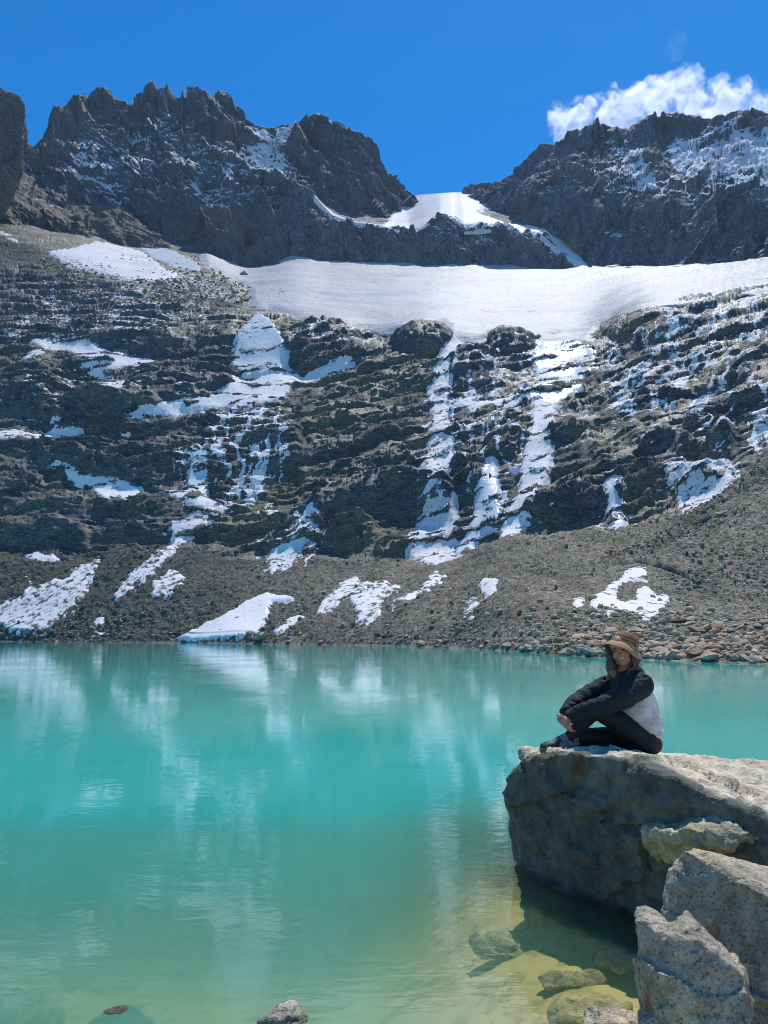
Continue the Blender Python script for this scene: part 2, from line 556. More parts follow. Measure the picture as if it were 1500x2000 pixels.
LEDGES = [
    ([(618, 981), (646, 953), (695, 945), (765, 940), (828, 953), (880, 960)], 62, 5.0),
    ([(1027, 989), (1060, 981), (1115, 967), (1155, 961), (1188, 963)], 42, 4.0),
    ([(1205, 962), (1250, 948), (1295, 932), (1317, 926), (1372, 923), (1425, 925)], 44, 4.0),
    ([(1340, 835), (1380, 825), (1425, 838)], 55, 4.0),
    ([(80, 888), (130, 880), (190, 898), (250, 902), (340, 905), (400, 890)], 45, 4.5),
    ([(80, 800), (150, 790), (200, 785), (260, 800), (310, 785)], 42, 4.5),
    ([(250, 770), (310, 776), (380, 770), (455, 750)], 32, 4.0),
    ([(555, 672), (590, 685), (640, 690), (700, 680)], 38, 4.5),
    ([(590, 830), (660, 812), (700, 828)], 24, 2.5),
    ([(395, 885), (480, 872), (585, 862)], 70, 5.5),
    ([(550, 932), (640, 910), (760, 903), (840, 918)], 20, 2.0),
    ([(1070, 852), (1115, 845), (1165, 858)], 45, 4.0),
    ([(885, 925), (910, 920), (940, 926)], 62, 4.5),
    ([(590, 1062), (640, 1052), (700, 1028), (735, 1030)], 45, 2.8),
    ([(10, 1038), (70, 1030), (130, 1034), (170, 1045)], 45, 3.5),
    ([(-100, 770), (0, 760), (60, 765), (100, 775)], 40, 4.0),
    ([(0, 640), (100, 640), (200, 650), (330, 660), (460, 650)], 35, 3.5),
    ([(640, 760), (720, 752), (800, 745), (850, 752)], 22, 2.2),
    ([(1430, 790), (1500, 770), (1640, 740)], 50, 4.0),
    ([(1240, 860), (1300, 850), (1350, 860)], 30, 3.0),
    ([(880, 730), (930, 722), (1000, 735)], 40, 3.0),
    ([(960, 870), (990, 858), (1030, 862)], 55, 3.5),
]
lg = np.zeros_like(d)
for pts, H, A in LEDGES:
    lk = ledge(slope, pts, H, A * 0.62)
    lg = np.where(np.abs(lk) > np.abs(lg), lk, lg)
LUMPS = [(825, 668, 62, 30, 5.5), (1000, 674, 52, 20, 5.5), (360, 742, 105, 34, 5), (80, 755, 60, 40, 4), (90, 1052, 85, 36, 5), (920, 722, 46, 42, 4), (705, 1052, 62, 40, 3),
         (60, 690, 52, 25, 3), (640, 655, 70, 24, 4), (215, 780, 70, 24, 3.5), (560, 850, 70, 30, 2.5), (1130, 900, 60, 40, 3), (1280, 640, 110, 34, 4), (1430, 700, 100, 40, 4)]
for (lu, lv, ru, rv, A) in LUMPS:
    rr = ((slope.U - lu) / ru) ** 2 + ((slope.V - lv) / rv) ** 2
    d += (0.95 if lv < 680 and lu > 800 else 0.55) * A * np.clip(1 - rr, 0, 1) ** 0.7
slope.D = near * (rockf * (1 - 0.8 * glac) * d + scr * dscree) + lg * rockf
slope.D += groove(slope, [(1208, 1108), (1240, 1104), (1290, 1112), (1335, 1128), (1370, 1146)], 2.6, 1.6)
slope.D += ledge(slope, [(1180, 1098), (1280, 1070), (1350, 1020), (1430, 965), (1500, 915), (1640, 840)], 12, 0.8, up=8)
slope.D *= sstep(0, 14, (vsho[None, :] + 6) - V)

SPECK = [   # thin snow, and sun glints of wet rock painted as snow: polygon, strength
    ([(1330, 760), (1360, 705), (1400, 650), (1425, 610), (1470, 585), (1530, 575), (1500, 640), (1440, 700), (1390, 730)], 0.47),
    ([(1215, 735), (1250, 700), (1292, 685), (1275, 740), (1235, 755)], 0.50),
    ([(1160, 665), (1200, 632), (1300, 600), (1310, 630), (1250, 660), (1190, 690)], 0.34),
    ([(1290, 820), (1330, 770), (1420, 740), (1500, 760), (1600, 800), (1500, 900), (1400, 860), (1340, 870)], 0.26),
    ([(85, 540), (112, 548), (125, 600), (165, 640), (140, 655), (100, 622), (72, 590)], 0.55),
    ([(190, 610), (255, 570), (335, 555), (355, 600), (330, 645), (260, 660), (205, 650)], 0.45),
    ([(440, 800), (530, 805), (562, 850), (540, 872), (480, 880), (440, 885)], 0.52),
    ([(825, 690), (880, 690), (890, 1000), (830, 1000)], 0.22),
    ([(885, 680), (1060, 690), (1050, 780), (900, 780)], 0.30),
    ([(1085, 790), (1130, 780), (1130, 900), (1080, 900)], 0.25),
    ([(1195, 800), (1220, 790), (1215, 910), (1190, 910)], 0.50),
    ([(70, 690), (110, 690), (60, 760), (20, 770)], 0.35),
    ([(500, 975), (540, 975), (560, 1000), (520, 1010)], 0.45),
    ([(90, 490), (200, 500), (420, 540), (500, 590), (430, 600), (300, 570), (150, 545), (60, 500)], 0.42),
    ([(905, 1165), (945, 1160), (930, 1220), (900, 1220)], 0.38),
    ([(570, 625), (760, 650), (740, 690), (600, 680)], 0.42),
    ([(300, 1130), (400, 1080), (430, 1050), (390, 1130)], 0.2),
]
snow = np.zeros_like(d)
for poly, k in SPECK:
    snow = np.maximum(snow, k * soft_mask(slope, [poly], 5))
THREADS = [([(0, 540), (200, 520), (460, 590), (440, 700), (200, 700), (0, 690)], 0.42, 0), ([(430, 780), (565, 790), (600, 870), (540, 1000), (400, 990), (380, 880)], 0.70, 0),
           ([(1160, 660), (1290, 590), (1500, 540), (1640, 520), (1640, 880), (1430, 900), (1290, 880), (1180, 800)], 0.60, 1),  # right wall: glints of wet rock painted in with the snow
           ([(820, 660), (1110, 660), (1110, 800), (1060, 1020), (800, 1020)], 0.58, 0), ([(1130, 930), (1240, 920), (1240, 1050), (1140, 1040)], 0.5, 0),
           ([(1285, 890), (1440, 870), (1450, 950), (1330, 1020)], 0.75, 0), ([(20, 690), (340, 720), (460, 740), (440, 840), (0, 840)], 0.36, 0), ([(330, 870), (440, 860), (440, 990), (340, 990)], 0.5, 0),
           ([(490, 960), (640, 960), (640, 1120), (500, 1130)], 0.55, 0), ([(560, 620), (780, 650), (740, 700), (560, 690)], 0.5, 0), ([(1090, 780), (1180, 740), (1160, 900), (1090, 900)], 0.45, 1)]
wx_ = 2.6 * fbm(p / 9.0, 3, 811)
for poly, k, diag in THREADS:
    xs = px_ - (0.72 * p[..., 2] if diag else 0.12 * p[..., 2]) + wx_
    rg = ridged(np.stack([xs / 3.4, p[..., 1] / 26, p[..., 2] / 20.0], -1), 3, 815, 0.6)
    snow = np.maximum(snow, soft_mask(slope, [poly], 12) * (k * (0.22 + 1.05 * sstep(0.38, 0.80, rg))))
snow = np.maximum(snow, 0.05)
TINT = [([(650, 1060), (690, 1010), (750, 1000), (790, 1040), (790, 1090), (740, 1110), (680, 1090)], 0.8),
        ([(1215, 950), (1290, 930), (1300, 1050), (1235, 1045)], 0.7),
        ([(560, 740), (780, 690), (870, 690), (850, 840), (640, 880), (560, 800)], 0.30),
        ([(440, 1010), (600, 1040), (620, 1090), (420, 1090)], 0.45),
        ([(150, 460), (420, 540), (500, 600), (300, 590), (60, 520), (-100, 430)], 0.6)]
tint = np.zeros_like(d)
for poly, k in TINT:
    tint = np.maximum(tint, k * soft_mask(slope, [poly], 12))
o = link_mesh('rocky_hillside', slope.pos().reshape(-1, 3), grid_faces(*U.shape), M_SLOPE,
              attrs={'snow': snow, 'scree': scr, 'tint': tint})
tag(o, 'dark layered rock slope with scree rising from the far shore', 'hillside', kind='structure')


# ---- ridges above the glacier
def ridge_sheet(u0, u1, sky, foot, Yfoot, steps, n, du=2.0, back=14):
    """foot line, then slope gradients `steps` = [(fraction of the way up, gradient), ...], then a back slope"""
    u = np.arange(u0, u1 + 1, du)
    vf, vk = line(foot, u), line(sky, u)
    vk = vk + 2.2 * gnoise(np.stack([u / 7.0, u * 0, u * 0 + 2], -1), 5) + 1.4 * gnoise(np.stack([u / 2.8, u * 0, u * 0 + 9], -1), 6)
    vf = np.maximum(vf, vk + 4)
    s = np.linspace(0, 1, n)[:, None]
    V = vf[None] + (vk - vf)[None] * s
    Y = np.empty_like(V)
    Yc, f0 = line(Yfoot, u), 0.0
    for f1, m in steps:
        va, vb = vf + (vk - vf) * f0, vf + (vk - vf) * f1
        m = np.maximum(m, tan_el(vb) + 0.12)
        row = (s[:, 0] >= f0 - 1e-9) & (s[:, 0] <= f1 + 1e-9)
        Y[row] = climb(Yc[None], va[None], V[row], m)
        Yc = climb(Yc, va, vb, m)
        f0 = f1
    Y = np.exp(blur(np.log(Y), 10, 5, 1))
    U = np.broadcast_to(u[None], V.shape).copy()
    return Sheet(U, V, Y)


def cliff_noise(sh, seed, a=1.0, fold=0.35):
    p = sh.P
    q = p + 5.0 * np.stack([fbm(p / 30, 3, seed + 50), fbm(p / 30, 3, seed + 51), fbm(p / 30, 3, seed + 52)], -1)
    vert = np.stack([q[..., 0] + fold * q[..., 2], q[..., 1], q[..., 2]], -1)
    d = 8.0 * ridged(vert * np.array([1 / 32., 1 / 32., 1 / 95.]), 2, seed)
    d += 6.5 * blocks(vert * np.array([1 / 21., 1 / 21., 1 / 58.]), seed + 2) + 2.6 * blocks(vert * np.array([1 / 8., 1 / 8., 1 / 23.]), seed + 3)
    d += 1.3 * blocks(vert * np.array([1 / 3.2, 1 / 3.2, 1 / 7.5]), seed + 4) + 0.5 * blocks(vert * np.array([1 / 1.5, 1 / 1.5, 1 / 2.2]), seed + 5)
    hh = q[..., 2] + 0.2 * q[..., 0]
    am = sstep(-0.2, 0.3, fbm(p / 25, 2, seed + 20))
    d += (0.9 * saw(hh / 11.0 + fbm(p / 14, 2, seed + 24)) + 0.5 * saw(hh / 3.6 + 1.3 * fbm(p / 9, 2, seed + 23), 0.3)) * am + 0.35 * fbm(p / 2.2, 3, seed + 21)
    return a * d


def add_ridge(name, sh, mat, label, cat, specks=(), tints=(), scr=None, base_snow=0.02, back_run=120):
    top = 1 - sstep(0, 0.05, (1 - np.linspace(0, 1, sh.U.shape[0])))[:, None] * np.ones_like(sh.U)
    sh.D = sh.D * (1 - 0.75 * top)
    snow = np.full(sh.U.shape, base_snow)
    for poly, k in specks:
        snow = np.maximum(snow, k * soft_mask(sh, [poly], 4))
    tint = np.zeros(sh.U.shape)
    for poly, k in tints:
        tint = np.maximum(tint, k * soft_mask(sh, [poly], 10))
    V3 = sh.pos()
    rows = [V3]
    crest = V3[-1]
    for k in range(1, 9):                  # the far side of the ridge
        r = back_run * k / 8
        q = crest + np.array([0, r, -0.9 * r]) + 0.1 * r * np.stack([gnoise(crest / 20 + k, 3)] * 3, -1)
        rows.append(q[None])
    A = np.concatenate(rows, 0)
    ext = lambda a: np.concatenate([a] + [a[-1:]] * 8, 0)
    o = link_mesh(name, A.reshape(-1, 3), grid_faces(*A.shape[:2]), mat,
                  attrs={'snow': ext(snow), 'scree': ext(scr if scr is not None else np.zeros_like(snow)), 'tint': ext(tint)})
    return tag(o, label, cat, kind='structure')


SKY_L = [(-260, 330), (30, 330), (62, 305), (80, 297), (95, 270), (105, 230), (120, 210), (140, 200), (160, 195), (180, 180), (205, 172), (220, 187), (225, 197), (240, 200), (260, 205), (270, 190), (282, 187), (285, 170), (295, 159), (305, 170), (310, 180), (320, 175), (327, 167), (335, 180), (345, 190), (355, 190), (356.5, 176), (360, 176), (361.5, 190), (368, 192), (370, 175), (390, 180), (405, 185), (417, 195), (421, 187), (430, 179), (445, 185), (455, 195), (462, 212), (477, 217), (480, 232), (500, 245), (530, 250), (575, 247), (595, 242), (610, 232), (625, 229), (645, 237), (670, 250), (700, 265), (720, 280), (735, 300), (745, 320), (750, 342), (775, 355), (785, 365), (797, 383), (812, 405), (840, 430)]
left = ridge_sheet(-120, 838, SKY_L, [(-120, 470), (300, 540), (480, 548), (560, 545), (585, 500), (650, 470), (720, 450), (790, 420), (838, 440)],
                   [(-120, 425), (480, 424), (560, 430), (600, 452), (700, 462), (790, 505), (838, 520)], [(0.45, 2.6), (0.75, 1.7), (1.0, 2.3)], 250)
left.D = cliff_noise(left, 101)
add_ridge('jagged_mountain', left, M_LEFT, 'dark jagged ridge of spires and a rounded dome left of the col', 'mountain', specks=[
    ([(472, 248), (520, 256), (580, 258), (562, 285), (548, 300), (565, 330), (584, 362), (560, 370), (515, 352), (478, 330), (455, 305), (488, 290), (508, 283)], 0.72),
    ([(240, 300), (250, 280), (275, 268), (320, 225), (350, 255), (320, 260), (280, 285), (260, 305)], 0.50),
    ([(95, 312), (135, 345), (165, 308), (205, 332), (250, 380), (280, 430), (240, 410), (180, 370), (120, 350)], 0.52),
    ([(180, 240), (230, 210), (240, 240), (200, 255)], 0.38),
    ([(365, 340), (400, 375), (440, 330), (470, 350), (440, 425), (395, 420), (370, 390)], 0.46),
    ([(150, 260), (300, 260), (500, 300), (560, 370), (540, 420), (300, 400), (160, 330)], 0.32),
    ([(612, 238), (625, 230), (658, 242), (650, 252), (625, 250)], 0.55), ([(682, 262), (700, 263), (710, 274), (690, 272)], 0.6),
], tints=[([(90, 300), (110, 225), (170, 200), (160, 300), (120, 330)], 0.5), ([(420, 400), (540, 430), (560, 520), (440, 520)], 0.35), ([(275, 200), (300, 160), (320, 190)], 0.5)])

SKY_R = [(880, 392), (900, 377), (907, 365), (945, 357), (970, 357), (1000, 340), (1025, 320), (1045, 297), (1060, 284), (1095, 285), (1120, 262), (1155, 250), (1157, 240), (1169, 239), (1172, 250), (1200, 250), (1220, 255), (1250, 240), (1280, 230), (1315, 227), (1350, 227), (1390, 232), (1415, 230), (1440, 217), (1470, 220), (1500, 222), (1600, 210), (1760, 230)]
right = ridge_sheet(880, 1760, SKY_R, [(880, 400), (930, 416), (980, 440), (1060, 452), (1110, 468), (1135, 500), (1155, 545), (1300, 552), (1500, 540), (1760, 530)],
                    [(880, 530), (930, 515), (1000, 480), (1100, 438), (1150, 414), (1300, 378), (1500, 348), (1760, 328)], [(0.42, 2.7), (0.8, 1.15), (1.0, 1.9)], 230)
right.D = cliff_noise(right, 201, 0.9, -0.25)
RIGHT_SPECK = [
    ([(1185, 275), (1225, 296), (1262, 328), (1288, 360), (1294, 398), (1262, 398), (1238, 372), (1212, 340), (1198, 310)], 0.58),
    ([(1305, 265), (1345, 278), (1372, 284), (1392, 256), (1440, 246), (1500, 255), (1660, 255), (1660, 372), (1500, 368), (1440, 386), (1400, 374), (1366, 364), (1328, 352), (1305, 312)], 0.62),
    ([(1190, 390), (1300, 400), (1500, 400), (1660, 400), (1660, 360), (1400, 370), (1180, 340)], 0.36),
    ([(1178, 462), (1250, 446), (1262, 440), (1255, 452), (1190, 470)], 0.6),
    ([(960, 398), (1050, 388), (1120, 370), (1180, 340), (1190, 352), (1100, 385), (1040, 398)], 0.45),
]
add_ridge('snow_flecked_mountain', right, M_RIGHT, 'dark ridge flecked with snow on the right of the col', 'mountain', specks=RIGHT_SPECK)

LIP = [(540, 420), (560, 395), (580, 372), (610, 388), (650, 422), (690, 440), (740, 452), (770, 463), (800, 467), (830, 450), (860, 437), (885, 437), (905, 452), (940, 457), (980, 462), (1020, 467), (1060, 473), (1085, 492), (1110, 507), (1140, 524), (1180, 530)]
CREST = [(540, 365), (580, 352), (650, 400), (700, 420), (760, 412), (800, 384), (860, 380), (930, 376), (1040, 386), (1100, 430), (1150, 466), (1180, 500)]
u = np.arange(540, 1181, 2.0)
vl, vc = line(LIP, u), line(CREST, u)
vc = np.minimum(vc, vl - 8)
vf = np.full_like(u, 545.0)
Yf = line([(540, 432), (700, 425), (1000, 415), (1180, 408)], u)
Yl = climb(Yf, vf, vl, 3.0)
n1, n2 = 110, 90
V = np.concatenate([vf + (vl - vf) * np.linspace(0, 1, n1)[:, None], vl + (vc - vl) * np.linspace(0, 1, n2 + 1)[1:, None]], 0)
Y = np.empty_like(V)
Y[:n1] = climb(Yf[None], vf[None], V[:n1], 3.0)
Y[n1:] = climb(Yl[None], vl[None], V[n1:], np.maximum(0.86, tan_el(vc) + 0.2)[None])
Y = np.exp(blur(np.log(Y), 4, 3, 1))
saddle = Sheet(np.broadcast_to(u[None], V.shape).copy(), V, Y)
cl = np.concatenate([np.ones(n1), np.linspace(1, 0.0, 22), np.zeros(n2 - 22)])[:, None]
saddle.D = cliff_noise(saddle, 301, 0.75) * cl + (1 - cl) * 1.2 * fbm(saddle.P / 12, 4, 310)
add_ridge('low_cliff_hill', saddle, M_RIGHT, 'low dark cliff band below the snowy col', 'cliff', specks=[([(830, 445), (960, 440), (1100, 480), (1080, 500), (960, 478), (840, 470)], 0.45)])

# brown buttress in front of the jagged mountain
butt = ridge_sheet(-250, 330, [(-250, 240), (-60, 270), (0, 300), (40, 286), (80, 303), (120, 332), (160, 355), (200, 388), (240, 416), (272, 446), (300, 472), (330, 492)],
                   [(-250, 480), (0, 485), (90, 505), (190, 505), (260, 500), (330, 520)], [(-250, 375), (0, 372), (200, 392), (330, 400)], [(0.4, 2.2), (1.0, 0.95)], 150)
butt.D = cliff_noise(butt, 401, 0.6, 0.6)
add_ridge('brown_buttress_hill', butt, M_BROWN, 'brown rocky buttress sloping down to the left snow tongue', 'hill', specks=[
    ([(40, 395), (70, 398), (150, 408), (145, 415), (80, 412), (45, 402)], 0.55), ([(100, 320), (160, 350), (230, 400), (200, 400), (130, 350)], 0.42)],
    scr=blur(((butt.V < line([(-250, 300), (40, 330), (120, 400), (200, 450), (330, 490)], butt.U[0])[None])).astype(float), 6, 6))

# tower at the far left
TOWER_HERE = True


# ---------------------------------------------------------------- snow lying on the slopes
SNOW_GROUP = 'snow patches on the rock slope'


def snow_patch(name, sh, polys, thick, brk, mat, label, cat='snow patch', group=SNOW_GROUP, blr=(9, 7), soft=3, seed=0, kind=None, scale=1.0, bulge=0.0):
    m = np.zeros(sh.U.shape, bool)
    for p_ in polys:
        m |= inside(p_, sh.U, sh.V)
    rows = np.where(m.any(1))[0]
    cols = np.where(m.any(0))[0]
    if not len(rows):
        return None
    pad = 12
    r0, r1 = max(rows[0] - pad, 0), min(rows[-1] + pad, m.shape[0])
    c0, c1 = max(cols[0] - pad, 0), min(cols[-1] + pad, m.shape[1])
    sl = (slice(r0, r1), slice(c0, c1))
    mm = blur(m[sl].astype(float), soft, soft)
    P_, N_, D_ = sh.P[sl], sh.N[sl], sh.D[sl]
    Ds = blur(D_, *blr)
    wide = blur(m[sl].astype(float), 12, 10)
    nn = fbm(P_ / (4.0 * scale), 4, 700 + seed)
    nv = fbm(np.stack([P_[..., 0] / 1.6, P_[..., 1] / 2.2, P_[..., 2] / 6.0], -1) / scale, 3, 720 + seed)
    n2_ = fbm(P_ / (1.5 * scale), 3, 740 + seed)
    edge = 0.30 + 0.70 * (1 - np.abs(2 * mm - 1)) if kind is None else 0.04 + 0.96 * (1 - np.abs(2 * mm - 1))
    t = thick * (2 * (mm - 0.5) + brk * (1.5 * nn * (0.4 + 0.6 * edge) + (1.1 * nv + 0.9 * n2_) * edge)) + bulge * wide
    t = np.minimum(t, thick * 0.8 + bulge * wide)
    t = np.where(mm < 0.04, -9.0, t)
    off = Ds + t + (1.5 * fbm(np.stack([P_[..., 0] / 55.0, P_[..., 1] / 20.0, P_[..., 2] / 20.0], -1), 4, 760) if kind else 0.0)
    floor_ = np.maximum(off, D_ - 0.6 * np.maximum(thick, 0.4))
    under = (off < D_ - 0.05) | (mm < 0.04)
    Q = P_ + N_ * floor_[..., None]
    ok = ~under
    fk = ok[:-1, :-1] | ok[1:, :-1] | ok[:-1, 1:] | ok[1:, 1:]
    if not fk.any():
        return None
    v_, f_, at_ = compact(Q.reshape(-1, 3), grid_faces(*Q.shape[:2], keep=fk), {'cover': (off - D_) / max(thick, 0.3) * (1.15 - min(brk, 0.95)) if kind is None else off - D_ + 1.0})
    o = link_mesh(name, v_, f_, mat, smooth=True, attrs=at_)
    return tag(o, label, cat, group, kind)


GLACIER = [(396, 484), (430, 508), (490, 524), (540, 517), (565, 498), (577, 484), (590, 498), (620, 514), (700, 514), (760, 508), (860, 514), (1000, 522), (1100, 524), (1130, 505), (1150, 520), (1200, 524), (1290, 524), (1350, 516), (1420, 512), (1500, 508), (1760, 480), (1760, 520), (1500, 560), (1440, 566), (1350, 580), (1270, 600), (1200, 622), (1160, 645), (1148, 672), (1056, 668), (1048, 660), (1000, 655), (955, 660), (940, 672), (880, 668), (876, 645), (860, 636), (830, 640), (780, 655), (745, 650), (700, 645), (650, 645), (600, 628), (560, 616), (530, 602), (505, 604), (490, 590), (495, 570), (470, 555), (440, 540), (400, 520)]
snow_patch("glacier", slope, [GLACIER], 0.7, 0.35, M_GLACIER, 'broad grey white glacier filling the bowl below the cliffs', 'glacier', None, blr=(16, 12), kind='structure', scale=3.0, bulge=0.4)
COLSNOW = [(578, 368), (610, 384), (650, 418), (690, 436), (740, 446), (758, 428), (780, 395), (800, 380), (860, 374), (930, 370), (1000, 374), (1050, 384), (1010, 402), (945, 406), (930, 416), (990, 436), (1040, 442), (1110, 462), (1150, 465), (1150, 492), (1140, 528), (1100, 528), (1106, 510), (1085, 490), (1060, 471), (1020, 465), (980, 460), (940, 455), (905, 450), (880, 435), (860, 435), (830, 448), (800, 466), (770, 462), (740, 451), (700, 443), (650, 424), (610, 392)]
snow_patch('col_snowfield', saddle, [COLSNOW], 0.8, 0.45, M_SNOW, 'smooth snowfield draped over the col between the two ridges', 'snowfield', None, scale=2.0, bulge=0.3)

